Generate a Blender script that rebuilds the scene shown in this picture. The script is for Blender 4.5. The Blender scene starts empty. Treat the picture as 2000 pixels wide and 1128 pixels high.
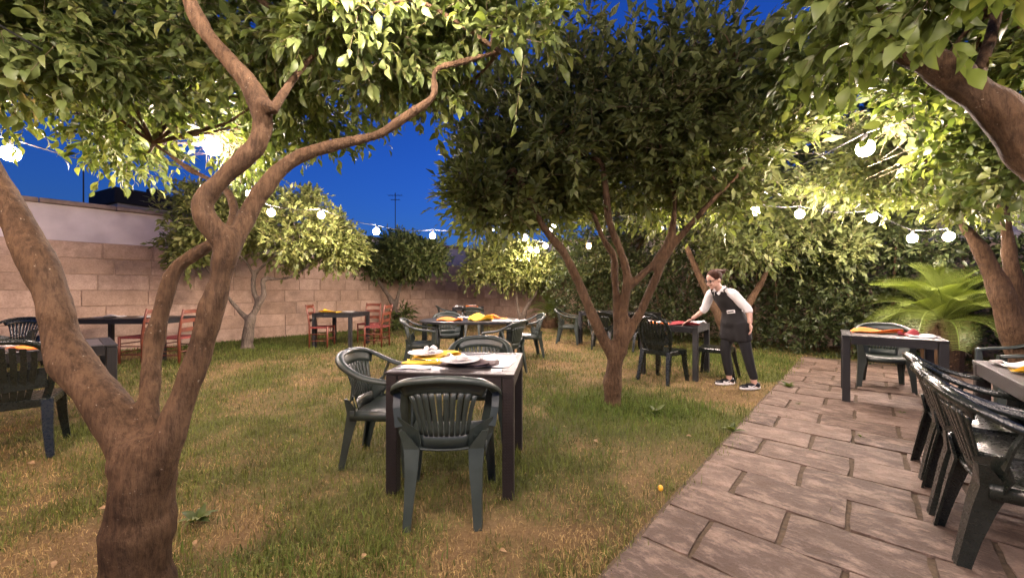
import bpy, bmesh, math, random
import numpy as np
from mathutils import Vector, Matrix
R = math.radians
rnd = random.Random(7)
rng = np.random.default_rng(7)
sc = bpy.context.scene
C = sc.collection

# ---------------------------------------------------------------- camera
F, H, YH = 745.0, 1.25, 566.0            # focal length in photo pixels, eye height, horizon row
cam_d = bpy.data.cameras.new('camera'); cam = bpy.data.objects.new('camera', cam_d); C.objects.link(cam)
cam.location = (0, 0, H); cam.rotation_euler = (R(90), 0, 0)
cam_d.sensor_width = 36; cam_d.lens = 36 * F / 2000
cam_d.shift_y = (YH - 564) / 2000
cam_d.clip_start = .05; cam_d.clip_end = 1000
sc.camera = cam
# ---------------------------------------------------------------- dusk sky
w = bpy.data.worlds.new('World'); sc.world = w; w.use_nodes = True
nt = w.node_tree; nt.nodes.clear()
sky = nt.nodes.new('ShaderNodeTexSky'); sky.sky_type = 'NISHITA'; sky.sun_disc = False
sky.sun_elevation = R(1.5); sky.sun_rotation = R(200); sky.air_density = 1.0; sky.dust_density = 0.3; sky.ozone_density = 4.0
tint = nt.nodes.new('ShaderNodeMix'); tint.data_type = 'RGBA'; tint.blend_type = 'MULTIPLY'
tint.inputs['Factor'].default_value = 1; tint.inputs['B'].default_value = (.46, .72, 1.6, 1)
bg = nt.nodes.new('ShaderNodeBackground'); bg.inputs['Strength'].default_value = 0.15
out = nt.nodes.new('ShaderNodeOutputWorld')
nt.links.new(sky.outputs[0], tint.inputs['A']); nt.links.new(tint.outputs['Result'], bg.inputs['Color'])
nt.links.new(bg.outputs[0], out.inputs['Surface'])
# ---------------------------------------------------------------- exposure
sc.view_settings.view_transform = 'Standard'; sc.view_settings.look = 'None'
sc.view_settings.exposure = 0.95; sc.view_settings.gamma = 1.0
sc.cycles.use_denoising = True
sc.cycles.sample_clamp_indirect = 4; sc.cycles.max_bounces = 6
sc.cycles.transparent_max_bounces = 4
BULB_POWER = 640.0
BULB_COL = (1.0, .80, .70, 1)

# ---------------------------------------------------------------- helpers
def P(px, py, Y): return Vector(((px - 1000) * Y / F, Y, H - (py - YH) * Y / F))
def G(px, py):
    Y = H * F / (py - YH); return Vector(((px - 1000) * Y / F, Y, 0))
A40 = R(40)
U = Vector((math.cos(A40), -math.sin(A40), 0)); N = Vector((math.sin(A40), math.cos(A40), 0))
def UN(u, n, z=0): return U * u + N * n + Vector((0, 0, z))

def tag(o, label=None, cat=None, group=None, kind=None):
    if label: o['label'] = label
    if cat: o['category'] = cat
    if group: o['group'] = group
    if kind: o['kind'] = kind
    return o
def thing(name, label, cat, loc=(0, 0, 0), rotz=0, group=None):
    o = bpy.data.objects.new(name, None); C.objects.link(o); o.empty_display_size = .1
    o.location = loc; o.rotation_euler = (0, 0, rotz)
    return tag(o, label, cat, group)
def link(name, me, parent=None, mat=None):
    o = bpy.data.objects.new(name, me); C.objects.link(o)
    if mat is not None and not me.materials: me.materials.append(mat)
    if parent is not None: o.parent = parent
    return o
def copy_tree(o, parent=None):
    c = o.copy(); C.objects.link(c); c.parent = parent
    for ch in list(o.children): copy_tree(ch, c)
    return c
def mesh(name, v, f, smooth=False):
    me = bpy.data.meshes.new(name); me.from_pydata([tuple(p) for p in v], [], f); me.update()
    if smooth: me.polygons.foreach_set('use_smooth', [True] * len(me.polygons))
    return me
def mesh_np(name, v, tri=None, quad=None, smooth=False, col=None):
    me = bpy.data.meshes.new(name)
    nt_ = 0 if tri is None else len(tri); nq = 0 if quad is None else len(quad)
    me.vertices.add(len(v)); me.vertices.foreach_set('co', np.ascontiguousarray(v, dtype=np.float32).ravel())
    idx = []; tot = []
    if nt_: idx.append(np.asarray(tri).ravel()); tot.append(np.full(nt_, 3))
    if nq: idx.append(np.asarray(quad).ravel()); tot.append(np.full(nq, 4))
    idx = np.concatenate(idx).astype(np.int32); tot = np.concatenate(tot).astype(np.int32)
    me.loops.add(len(idx)); me.loops.foreach_set('vertex_index', idx)
    me.polygons.add(len(tot)); st = np.concatenate([[0], np.cumsum(tot)[:-1]]).astype(np.int32)
    me.polygons.foreach_set('loop_start', st); me.polygons.foreach_set('loop_total', tot)
    if smooth: me.polygons.foreach_set('use_smooth', np.ones(len(tot), dtype=bool))
    if col is not None:
        a = me.color_attributes.new('Col', 'FLOAT_COLOR', 'POINT')
        c4 = np.ones((len(v), 4), dtype=np.float32); c4[:, :3] = col
        a.data.foreach_set('color', c4.ravel())
    me.update(calc_edges=True); return me

class MB:
    def __init__(s): s.v = []; s.f = []
    def add(s, v, f):
        b = len(s.v); s.v += [Vector(p) for p in v]; s.f += [tuple(i + b for i in q) for q in f]; return s
    def box(s, c, d, M=None, ch=0.0):
        x, y, z = d[0] / 2, d[1] / 2, d[2] / 2
        bm = bmesh.new(); bmesh.ops.create_cube(bm, size=1)
        for p in bm.verts: p.co = Vector((p.co.x * d[0], p.co.y * d[1], p.co.z * d[2]))
        if ch: bmesh.ops.bevel(bm, geom=bm.edges[:], offset=ch, segments=1, affect='EDGES')
        bm.verts.index_update()
        vv = [(M @ p.co if M else p.co) + Vector(c) for p in bm.verts]
        ff = [tuple(q.index for q in fc.verts) for fc in bm.faces]; bm.free()
        return s.add(vv, ff)
    def tube(s, pts, rad, n=8, cap=True):
        pts = [Vector(p) for p in pts]; m = len(pts)
        if not hasattr(rad, '__len__'): rad = [rad] * m
        t0 = (pts[1] - pts[0]).normalized()
        ref = Vector((0, 0, 1)) if abs(t0.z) < .9 else Vector((1, 0, 0))
        a = t0.cross(ref).normalized(); v = []; f = []
        for i in range(m):
            t = (pts[min(i + 1, m - 1)] - pts[max(i - 1, 0)]).normalized()
            a = (a - t * a.dot(t)).normalized(); b = t.cross(a)
            for k in range(n):
                q = 2 * math.pi * k / n; v.append(pts[i] + (a * math.cos(q) + b * math.sin(q)) * rad[i])
        for i in range(m - 1):
            for k in range(n):
                k2 = (k + 1) % n; f.append((i * n + k, i * n + k2, (i + 1) * n + k2, (i + 1) * n + k))
        if cap:
            t1 = (pts[-1] - pts[-2]).normalized()
            v.append(pts[0] - t0 * rad[0] * .5); v.append(pts[-1] + t1 * rad[-1] * .5); e = len(v)
            for k in range(n):
                k2 = (k + 1) % n; f.append((e - 2, k2, k)); f.append((e - 1, (m - 1) * n + k, (m - 1) * n + k2))
        return s.add(v, f)
    def ball(s, c, r, M=None, nu=14, nv=10):
        v = []; f = []
        if not hasattr(r, '__len__'): r = (r, r, r)
        for j in range(1, nv):
            th = math.pi * j / nv
            for i in range(nu):
                ph = 2 * math.pi * i / nu
                p = Vector((r[0] * math.sin(th) * math.cos(ph), r[1] * math.sin(th) * math.sin(ph), r[2] * math.cos(th)))
                v.append((M @ p if M else p) + Vector(c))
        for j in range(nv - 2):
            for i in range(nu):
                i2 = (i + 1) % nu; f.append((j * nu + i, (j + 1) * nu + i, (j + 1) * nu + i2, j * nu + i2))
        for p, row, fl in ((Vector((0, 0, r[2])), 0, 0), (Vector((0, 0, -r[2])), nv - 2, 1)):
            v.append((M @ p if M else p) + Vector(c)); e = len(v) - 1
            for i in range(nu):
                i2 = (i + 1) % nu
                f.append((e, row * nu + i, row * nu + i2) if not fl else (e, row * nu + i2, row * nu + i))
        return s.add(v, f)
    def lathe(s, prof, c=(0, 0, 0), n=28):
        v = []; f = []; m = len(prof)
        for r, z in prof:
            for k in range(n):
                q = 2 * math.pi * k / n; v.append(Vector((c[0] + r * math.cos(q), c[1] + r * math.sin(q), c[2] + z)))
        for i in range(m - 1):
            for k in range(n):
                k2 = (k + 1) % n; f.append((i * n + k, i * n + k2, (i + 1) * n + k2, (i + 1) * n + k))
        return s.add(v, f)
    def sweep(s, pts, prof, up=Vector((0, 0, 1)), scale=None, caps=True):
        # closed profile (lateral, vertical) swept along pts; lateral = tangent x up
        pts = [Vector(p) for p in pts]; m = len(pts); n = len(prof); v = []; f = []
        for i in range(m):
            t = (pts[min(i + 1, m - 1)] - pts[max(i - 1, 0)]).normalized()
            a = t.cross(up).normalized(); b = a.cross(t).normalized(); k = scale[i] if scale else 1
            for x, y in prof: v.append(pts[i] + a * x * k + b * y * k)
        for i in range(m - 1):
            for k in range(n):
                k2 = (k + 1) % n; f.append((i * n + k, i * n + k2, (i + 1) * n + k2, (i + 1) * n + k))
        if caps: f.append(tuple(range(n - 1, -1, -1))); f.append(tuple((m - 1) * n + k for k in range(n)))
        return s.add(v, f)
    def mesh(s, name, smooth=False):
        me = mesh(name, s.v, s.f, smooth)
        bm = bmesh.new(); bm.from_mesh(me); bmesh.ops.recalc_face_normals(bm, faces=bm.faces[:]); bm.to_mesh(me); bm.free()
        if smooth:
            me.polygons.foreach_set('use_smooth', [True] * len(me.polygons)); 
        return me
    def build(s, name, mat, parent=None, smooth=False):
        return link(name, s.mesh(name, smooth), parent, mat)

def evaluated(me, mods):
    o = bpy.data.objects.new('tmp', me); C.objects.link(o)
    for typ, kw in mods:
        m = o.modifiers.new(typ, typ)
        for k, x in kw.items(): setattr(m, k, x)
    dg = bpy.context.evaluated_depsgraph_get(); dg.update()
    r = bpy.data.meshes.new_from_object(o.evaluated_get(dg)); bpy.data.objects.remove(o)
    return r
LUMP = bpy.data.textures.new('bark lumps', 'CLOUDS'); LUMP.noise_scale = .2; LUMP.noise_depth = 3
def remeshed(mb, voxel, smooth=4, name='m', lump=0):
    mods = [('REMESH', dict(mode='VOXEL', voxel_size=voxel)), ('SMOOTH', dict(factor=.5, iterations=smooth))]
    if lump: mods.append(('DISPLACE', dict(texture=LUMP, strength=lump, mid_level=.5, texture_coords='LOCAL')))
    me = evaluated(mb.mesh(name), mods)
    me.name = name; me.polygons.foreach_set('use_smooth', [True] * len(me.polygons)); return me
def catmull(pts, sub=5):
    # pts: list of (Vector, radius)
    o = []
    n = len(pts)
    for i in range(n - 1):
        p0, p1, p2, p3 = pts[max(i - 1, 0)], pts[i], pts[i + 1], pts[min(i + 2, n - 1)]
        for k in range(sub):
            t = k / sub
            q = .5 * ((2 * p1[0]) + (p2[0] - p0[0]) * t + (2 * p0[0] - 5 * p1[0] + 4 * p2[0] - p3[0]) * t * t + (3 * p1[0] - p0[0] - 3 * p2[0] + p3[0]) * t ** 3)
            o.append((q, p1[1] + (p2[1] - p1[1]) * t))
    o.append(pts[-1]); return o

# ---------------------------------------------------------------- materials
def mat(name):
    m = bpy.data.materials.new(name); m.use_nodes = True; t = m.node_tree; t.nodes.clear()
    o = t.nodes.new('ShaderNodeOutputMaterial'); b = t.nodes.new('ShaderNodeBsdfPrincipled')
    t.links.new(b.outputs[0], o.inputs['Surface']); return m, t, b, o
def nod(t, typ, **kw):
    n = t.nodes.new(typ)
    for k, v in kw.items():
        if k in n.inputs: n.inputs[k].default_value = v
        else: setattr(n, k, v)
    return n
def coord(t, kind='Object'):
    return t.nodes.new('ShaderNodeTexCoord').outputs[kind]
def noise(t, vec, scale, detail=4, rough=.55, dim=None):
    n = nod(t, 'ShaderNodeTexNoise', Scale=scale, Detail=detail, Roughness=rough); t.links.new(vec, n.inputs['Vector']); return n.outputs['Fac']
def ramp(t, fac, stops):
    n = t.nodes.new('ShaderNodeValToRGB'); e = n.color_ramp.elements
    while len(e) < len(stops): e.new(.5)
    for x, (p, c) in zip(e, stops): x.position = p; x.color = (*c, 1)
    t.links.new(fac, n.inputs[0]); return n.outputs[0]
def mixc(t, fac, a, b, blend='MIX'):
    n = nod(t, 'ShaderNodeMix', data_type='RGBA', blend_type=blend)
    if isinstance(fac, (int, float)): n.inputs['Factor'].default_value = fac
    else: t.links.new(fac, n.inputs['Factor'])
    for s, x in (('A', a), ('B', b)):
        if isinstance(x, tuple): n.inputs[s].default_value = (*x, 1)
        else: t.links.new(x, n.inputs[s])
    return n.outputs['Result']
def bump(t, b, h, strength=.3, dist=.01):
    n = nod(t, 'ShaderNodeBump', Strength=strength, Distance=dist); t.links.new(h, n.inputs['Height']); t.links.new(n.outputs[0], b.inputs['Normal'])
def setc(t, b, c):
    if isinstance(c, tuple): b.inputs['Base Color'].default_value = (*c, 1)
    else: t.links.new(c, b.inputs['Base Color'])
def simple(name, col, rough=.5, var=.25, scale=12, bs=.1, bd=.004, spec=.5, metal=0):
    m, t, b, o = mat(name); v = coord(t); f = noise(t, v, scale, 5)
    d = tuple(c * (1 - var) for c in col); l = tuple(min(1, c * (1 + var)) for c in col)
    setc(t, b, ramp(t, f, [(.3, d), (.7, l)])); b.inputs['Roughness'].default_value = rough
    b.inputs['Specular IOR Level'].default_value = spec; b.inputs['Metallic'].default_value = metal
    if bs: bump(t, b, noise(t, v, scale * 4, 4), bs, bd)
    return m
M = {}
def leaf_mat(name, c0, c1, c2, trans=.35, rough=.42):
    m, t, b, o = mat(name)
    g = t.nodes.new('ShaderNodeNewGeometry')
    c = ramp(t, g.outputs['Random Per Island'], [(0, c0), (.55, c1), (1, c2)])
    setc(t, b, c); b.inputs['Roughness'].default_value = rough; b.inputs['Specular IOR Level'].default_value = .28
    tr = t.nodes.new('ShaderNodeBsdfTranslucent'); t.links.new(mixc(t, 1.0, c, (1.3, 1.35, .6), 'MULTIPLY'), tr.inputs['Color'])
    mx = nod(t, 'ShaderNodeMixShader'); mx.inputs[0].default_value = trans
    t.links.new(b.outputs[0], mx.inputs[1]); t.links.new(tr.outputs[0], mx.inputs[2]); t.links.new(mx.outputs[0], o.inputs['Surface'])
    return m
M['leaf'] = leaf_mat('citrus leaf', (.055, .08, .024), (.10, .132, .04), (.185, .205, .07), .36, .44)
M['leaf_dark'] = leaf_mat('dark citrus leaf', (.07, .09, .03), (.12, .145, .05), (.20, .215, .08), .38, .44)
M['leaf_pale'] = leaf_mat('pale citrus leaf', (.10, .125, .036), (.17, .195, .058), (.29, .29, .095), .33, .4)
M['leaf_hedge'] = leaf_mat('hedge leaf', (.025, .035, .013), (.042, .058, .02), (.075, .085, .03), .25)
M['frond'] = leaf_mat('palm frond', (.10, .135, .025), (.13, .17, .034), (.165, .20, .042), .3, .45)
def bark_mat(name, c0, c1, c2):
    m, t, b, o = mat(name); v = coord(t)
    mp = nod(t, 'ShaderNodeMapping'); mp.inputs['Scale'].default_value = (1, 1, .2); t.links.new(v, mp.inputs[0])
    f1 = noise(t, v, 3.5, 6, .65); f2 = noise(t, mp.outputs[0], 52, 7, .75)
    c = ramp(t, f1, [(.3, c0), (.5, c1), (.72, c2)])
    c = mixc(t, .8, c, ramp(t, f2, [(.36, (.22, .19, .16)), (.58, (1, 1, 1))]), 'MULTIPLY')
    c = mixc(t, ramp(t, noise(t, v, 1.7, 5, .7), [(.52, (0, 0, 0)), (.7, (.4, .4, .4))]), c, (.035, .024, .017))
    sp = noise(t, v, 70, 2); c = mixc(t, ramp(t, sp, [(.70, (0, 0, 0)), (.76, (.5, .5, .5))]), c, (.42, .36, .28))
    setc(t, b, c); b.inputs['Roughness'].default_value = .85; b.inputs['Specular IOR Level'].default_value = .25
    n1 = nod(t, 'ShaderNodeMath', operation='ADD'); t.links.new(f2, n1.inputs[0]); t.links.new(noise(t, v, 14, 5), n1.inputs[1])
    bump(t, b, n1.outputs[0], 1.0, .022); return m
M['bark'] = bark_mat('citrus bark', (.065, .036, .018), (.115, .067, .034), (.175, .107, .06))
M['bark_grey'] = bark_mat('grey bark', (.10, .08, .06), (.18, .145, .11), (.26, .21, .165))
M['twig'] = simple('twig', (.13, .10, .05), .8, .3, 20, .2)
def resin(name, col, rough):
    m, t, b, o = mat(name); v = coord(t)
    f = noise(t, v, 9, 6, .65); f2 = noise(t, v, 55, 3)
    setc(t, b, mixc(t, ramp(t, f, [(.42, (0, 0, 0)), (.75, (.55, .55, .55))]), col, tuple(c * 1.5 + .012 for c in col)))
    r = ramp(t, f2, [(.3, (rough - .04,) * 3), (.7, (rough + .07,) * 3)]); t.links.new(r, b.inputs['Roughness'])
    b.inputs['Specular IOR Level'].default_value = .5
    return m
M['resin'] = resin('weathered green resin', (.028, .038, .032), .36)
M['resin_black'] = resin('dark green resin', (.007, .010, .008), .27)
def wicker(name, col):
    m, t, b, o = mat(name); v = coord(t)
    ws = []
    for ax in (0, 1, 2):
        pass
    br = nod(t, 'ShaderNodeTexBrick', Scale=1.0); br.offset = .5; br.inputs['Brick Width'].default_value = .018; br.inputs['Row Height'].default_value = .009
    br.inputs['Mortar Size'].default_value = .0022; br.inputs['Mortar Smooth'].default_value = .6
    # box mapping: choose the plane from the normal
    g = t.nodes.new('ShaderNodeNewGeometry')
    vt = nod(t, 'ShaderNodeVectorTransform', vector_type='NORMAL', convert_from='WORLD', convert_to='OBJECT'); t.links.new(g.outputs['True Normal'], vt.inputs[0])
    sn = nod(t, 'ShaderNodeSeparateXYZ'); t.links.new(vt.outputs[0], sn.inputs[0])
    sp = nod(t, 'ShaderNodeSeparateXYZ'); t.links.new(v, sp.inputs[0])
    def absgt(s):
        a = nod(t, 'ShaderNodeMath', operation='ABSOLUTE'); t.links.new(s, a.inputs[0])
        q = nod(t, 'ShaderNodeMath', operation='GREATER_THAN'); t.links.new(a.outputs[0], q.inputs[0]); q.inputs[1].default_value = .6; return q.outputs[0]
    isx, isz = absgt(sn.outputs[0]), absgt(sn.outputs[2])
    c1 = nod(t, 'ShaderNodeCombineXYZ'); t.links.new(sp.outputs[0], c1.inputs[0]); t.links.new(sp.outputs[2], c1.inputs[1])
    c2 = nod(t, 'ShaderNodeCombineXYZ'); t.links.new(sp.outputs[1], c2.inputs[0]); t.links.new(sp.outputs[2], c2.inputs[1])
    c3 = nod(t, 'ShaderNodeCombineXYZ'); t.links.new(sp.outputs[0], c3.inputs[0]); t.links.new(sp.outputs[1], c3.inputs[1])
    m1 = nod(t, 'ShaderNodeMix', data_type='VECTOR'); t.links.new(isx, m1.inputs['Factor']); t.links.new(c1.outputs[0], m1.inputs[4]); t.links.new(c2.outputs[0], m1.inputs[5])
    m2 = nod(t, 'ShaderNodeMix', data_type='VECTOR'); t.links.new(isz, m2.inputs['Factor']); t.links.new(m1.outputs[1], m2.inputs[4]); t.links.new(c3.outputs[0], m2.inputs[5])
    t.links.new(m2.outputs[1], br.inputs['Vector'])
    br.inputs['Color1'].default_value = (*col, 1); br.inputs['Color2'].default_value = (*[c * 1.3 for c in col], 1); br.inputs['Mortar'].default_value = (*[c * .35 for c in col], 1)
    setc(t, b, br.outputs['Color']); b.inputs['Roughness'].default_value = .42
    inv = nod(t, 'ShaderNodeMath', operation='SUBTRACT'); inv.inputs[0].default_value = 1; t.links.new(br.outputs['Fac'], inv.inputs[1])
    bump(t, b, inv.outputs[0], .8, .004); return m
M['wicker'] = wicker('brown woven resin', (.022, .016, .0155))
M['wicker_dark'] = wicker('charcoal woven resin', (.012, .012, .013))
M['top'] = simple('smooth table top', (.05, .045, .045), .33, .2, 6, .03, .001)
M['top_dark'] = simple('dark smooth table top', (.016, .017, .018), .35, .25, 6, .03, .001)
M['redwood'] = simple('red stained wood', (.12, .03, .013), .45, .4, 10, .15)
M['rush'] = simple('red woven seat', (.17, .03, .024), .75, .4, 40, .5)
M['china'] = simple('white glazed china', (.72, .70, .67), .18, .04, 5, 0)
M['paper'] = simple('white paper napkin', (.74, .71, .69), .8, .05, 18, .15)
M['yellow'] = simple('yellow paper napkin', (.78, .50, .035), .75, .08, 15, .15)
M['orange'] = simple('orange paper napkin', (.75, .22, .03), .75, .08, 15, .15)
M['maroon'] = simple('dark red paper napkin', (.22, .02, .025), .75, .12, 15, .15)
M['brown'] = simple('brown paper napkin', (.075, .05, .05), .7, .12, 15, .15)
M['steel'] = simple('steel cutlery', (.5, .5, .5), .25, .05, 5, 0, metal=1)
M['soil'] = simple('joint soil', (.075, .052, .03), .95, .45, 30, .6, .01)
M['cable'] = simple('cable rubber', (.03, .03, .03), .5, .1, 5, 0)
M['metal_dark'] = simple('dark aerial metal', (.05, .05, .055), .5, .2, 5, 0)
M['skin'] = simple('skin', (.55, .33, .25), .5, .08, 8, .05, .001)
M['hair'] = simple('brown hair', (.04, .016, .009), .75, .5, 60, .5, spec=.15)
M['shirt'] = simple('white shirt cotton', (.74, .72, .72), .8, .05, 9, .5, .012)
M['black_cloth'] = simple('black cloth', (.006, .006, .007), .8, .25, 12, .4, .01)
M['apron'] = simple('dark apron cloth', (.007, .006, .0065), .8, .25, 12, .4, .01)
M['sole'] = simple('white rubber sole', (.7, .68, .66), .6, .06, 10, 0)
M['black'] = simple('black plastic', (.012, .012, .013), .35, .1, 10, 0)
M['plaster'] = simple('limewashed plaster', (.62, .55, .53), .9, .14, 2.2, .3, .006)
M['coping'] = simple('weathered coping stone', (.24, .18, .14), .9, .35, 4, .5, .01)
M['roof_dark'] = simple('dark rooftop render', (.012, .011, .011), .9, .2, 3, .2)
M['house'] = simple('far house render', (.30, .27, .25), .9, .2, 1.5, .2)
def stone_mat():
    m, t, b, o = mat('tufa block'); v = coord(t)
    oi = t.nodes.new('ShaderNodeObjectInfo')
    ad = nod(t, 'ShaderNodeVectorMath', operation='ADD'); t.links.new(v, ad.inputs[0]); t.links.new(oi.outputs['Location'], ad.inputs[1]); v = ad.outputs[0]
    c = ramp(t, oi.outputs['Random'], [(0, (.48, .34, .24)), (.5, (.54, .385, .28)), (1, (.60, .44, .33))])
    c = mixc(t, .55, c, ramp(t, noise(t, v, 5, 7, .7), [(.32, (.5, .47, .45)), (.6, (1, 1, 1))]), 'MULTIPLY')
    c = mixc(t, .5, c, ramp(t, noise(t, v, 45, 4, .7), [(.35, (.55, .5, .45)), (.55, (1, 1, 1))]), 'MULTIPLY')
    c = mixc(t, ramp(t, noise(t, v, .9, 6, .7), [(.52, (0, 0, 0)), (.72, (.6, .6, .6))]), c, (.11, .085, .07))
    setc(t, b, c); b.inputs['Roughness'].default_value = .95; b.inputs['Specular IOR Level'].default_value = .15
    n1 = nod(t, 'ShaderNodeMath', operation='ADD'); t.links.new(noise(t, v, 60, 5, .7), n1.inputs[0]); t.links.new(noise(t, v, 12, 5), n1.inputs[1])
    bump(t, b, n1.outputs[0], .6, .012); return m
M['stone'] = stone_mat()
M['mortar'] = simple('lime mortar', (.36, .26, .19), .95, .35, 14, .5)
def paver_mat():
    m, t, b, o = mat('cleft paving slab'); v = coord(t)
    oi = t.nodes.new('ShaderNodeObjectInfo')
    ad = nod(t, 'ShaderNodeVectorMath', operation='ADD'); t.links.new(v, ad.inputs[0]); t.links.new(oi.outputs['Location'], ad.inputs[1]); v = ad.outputs[0]
    mp = nod(t, 'ShaderNodeMapping'); mp.inputs['Scale'].default_value = (.75, 1.3, 1); t.links.new(v, mp.inputs[0])
    big = noise(t, mp.outputs[0], 8, 9, .74); fine = noise(t, v, 60, 6, .8)
    c = ramp(t, oi.outputs['Random'], [(0, (.07, .044, .029)), (.5, (.12, .078, .053)), (1, (.19, .132, .097))])
    c = mixc(t, ramp(t, big, [(.47, (0, 0, 0)), (.60, (.7, .7, .7))]), c, (.29, .205, .152))
    c = mixc(t, .55, c, ramp(t, fine, [(.34, (.35, .31, .28)), (.6, (1, 1, 1))]), 'MULTIPLY')
    c = mixc(t, ramp(t, noise(t, v, 3.1, 6, .7), [(.5, (0, 0, 0)), (.66, (.7, .7, .7))]), c, (.075, .045, .026))
    setc(t, b, c); t.links.new(ramp(t, big, [(.3, (.75,) * 3), (.7, (.55,) * 3)]), b.inputs['Roughness'])
    n1 = nod(t, 'ShaderNodeMath', operation='MULTIPLY_ADD'); t.links.new(big, n1.inputs[0]); n1.inputs[1].default_value = 2.5; t.links.new(fine, n1.inputs[2])
    bump(t, b, n1.outputs[0], .8, .011); return m
M['paver'] = paver_mat()
def attr_mat(name, var_scale, rough=.9, trans=0):
    m, t, b, o = mat(name); v = coord(t)
    a = nod(t, 'ShaderNodeAttribute', attribute_name='Col')
    c = mixc(t, .6, a.outputs['Color'], ramp(t, noise(t, v, var_scale, 6, .75), [(.25, (.35, .33, .3)), (.65, (1.25, 1.2, 1.15))]), 'MULTIPLY')
    setc(t, b, c); b.inputs['Roughness'].default_value = rough; b.inputs['Specular IOR Level'].default_value = .2
    if trans:
        tr = t.nodes.new('ShaderNodeBsdfTranslucent'); t.links.new(c, tr.inputs['Color'])
        mx = nod(t, 'ShaderNodeMixShader'); mx.inputs[0].default_value = trans
        t.links.new(b.outputs[0], mx.inputs[1]); t.links.new(tr.outputs[0], mx.inputs[2]); t.links.new(mx.outputs[0], o.inputs['Surface'])
    else: bump(t, b, noise(t, v, 45, 6, .8), 1.0, .03)
    return m
M['ground'] = attr_mat('lawn soil', 26); M['grass'] = attr_mat('grass blade', 3, .6, .25)
def emit(name, col, s):
    m = bpy.data.materials.new(name); m.use_nodes = True; t = m.node_tree; t.nodes.clear()
    o = t.nodes.new('ShaderNodeOutputMaterial'); e = nod(t, 'ShaderNodeEmission'); e.inputs[0].default_value = col; e.inputs[1].default_value = s
    t.links.new(e.outputs[0], o.inputs['Surface']); return m
M['bulb'] = emit('lit bulb glass', BULB_COL, BULB_POWER)
M['bulb_warm'] = emit('lit amber bulb glass', (1, .50, .16, 1), BULB_POWER * .7)

# where the light strings hang (they go on overhead and behind the camera; the last one is added)
FESTOONS = [('long string of white bulbs running from left edge along the back to right', [
    (-4.5, -1.4, 2.7), (-4.45, .1, 2.5), (-4.35, 1.7, 2.42), P(20, 300, 3.08), P(490, 378, 5.2), P(530, 415, 6.4), P(627, 420, 7.0), P(735, 452, 7.2), P(845, 460, 7.7), P(958, 447, 6.9), P(1080, 445, 6.8),
    P(1347, 403, 5.2), P(1475, 412, 5.3), P(1562, 418, 5.5), P(1703, 425, 5.8), P(1782, 465, 5.5), P(1853, 462, 5.2)], dict(warm=(1, 2), skip=(0,))),
    ('short string of bulbs receding into the far corner', [P(958, 442, 6.95), P(1025, 465, 8.1), P(1065, 480, 9.5), P(1048, 489, 10.6), P(1036, 487, 11.2)], dict(skip=(0,))),
    ('string with one big near bulb at the upper right', [P(1347, 398, 5.25), P(1690, 290, 2.97), (3.35, 1.75, 2.62), (2.9, .2, 2.7), (1.2, -1.0, 2.75)], dict(skip=(0,))),
    ('string passing over the camera with a bulb among the left leaves', [(-4.45, .1, 2.55), (-3.3, .2, 2.45), (-2.1, .55, 2.42), P(415, 288, 3.1), P(490, 372, 5.2)], dict(warm=(1,), skip=(0, 4))),
    ('added string of unseen fill bulbs over and behind the camera', [(-3.3, .1, 2.55), (-1.7, -.5, 2.75), (-.55, 1.42, 2.62), (-.2, -.45, 2.85), (1.4, -.2, 2.85), (2.9, .2, 2.75)], dict(skip=(0, 5)))]  # unseen bulbs added as fill for dark crowns; one hangs just above the view
LIGHTS = [Vector(p) for _, pts, kw in FESTOONS for i, p in enumerate(pts) if i not in kw['skip']]
# ---------------------------------------------------------------- ground, grass masks
def vnoise(x, y, s, seed=0):
    # smooth value noise, numpy
    r = np.random.default_rng(seed).random((256, 256))
    X, Y = x / s, y / s; i = np.floor(X).astype(int); j = np.floor(Y).astype(int); fx = X - i; fy = Y - j
    fx = fx * fx * (3 - 2 * fx); fy = fy * fy * (3 - 2 * fy)
    g = lambda a, b: r[a % 256, b % 256]
    return (g(i, j) * (1 - fx) + g(i + 1, j) * fx) * (1 - fy) + (g(i, j + 1) * (1 - fx) + g(i + 1, j + 1) * fx) * fy
PATCH = [(1.15, 4.05, .75, .65), (1.7, 4.0, .5, .4), (-.95, 1.75, .55, .4), (4.0, 6.6, 1.5, .6), (3.2, 5.6, .8, .25), (.35, 3.6, .5, .3),
         (-5.2, 8.6, 1.6, .5), (-3.4, 11.6, 2.0, .45), (-2.0, 3.4, .9, .2), (-1.3, 6.5, 2.5, .2), (-2.9, 2.6, .8, .35)]
def green(x, y):
    g = .36 + .75 * (vnoise(x, y, .9, 1) - .5) + .6 * (vnoise(x, y, .28, 2) - .5) + .5 * (vnoise(x, y, .11, 12) - .5) + .5 * (vnoise(x, y, 2.6, 5) - .5)
    for px, py, r, a in PATCH: g = g + a * np.exp(-((x - px) ** 2 + (y - py) ** 2) / r ** 2)
    return np.clip(g, 0, 1)
def lawn_col(x, y):
    g = green(x, y)[:, None]; b = vnoise(x, y, .55, 3)[:, None]
    dry = np.array([.26, .18, .088]) * (1 - b) + np.array([.15, .095, .045]) * b
    return dry * (1 - g) + np.array([.085, .10, .028]) * g
xs = np.concatenate([[-160, -70, -35, -20, -13], np.arange(-11, 9.01, .09), [11, 16, 30, 70, 160]])
ys = np.concatenate([[-160, -60, -25, -8, -3], np.arange(-1, 16.01, .09), [18, 24, 40, 80, 160]])
gx, gy = np.meshgrid(xs, ys); gx = gx.ravel(); gy = gy.ravel()
gz = .018 * (vnoise(gx, gy, .35, 9) - .8)
gv = np.stack([gx, gy, gz], 1); nx = len(xs)
ii, jj = np.meshgrid(np.arange(nx - 1), np.arange(len(ys) - 1)); b0 = (jj * nx + ii).ravel()
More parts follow.
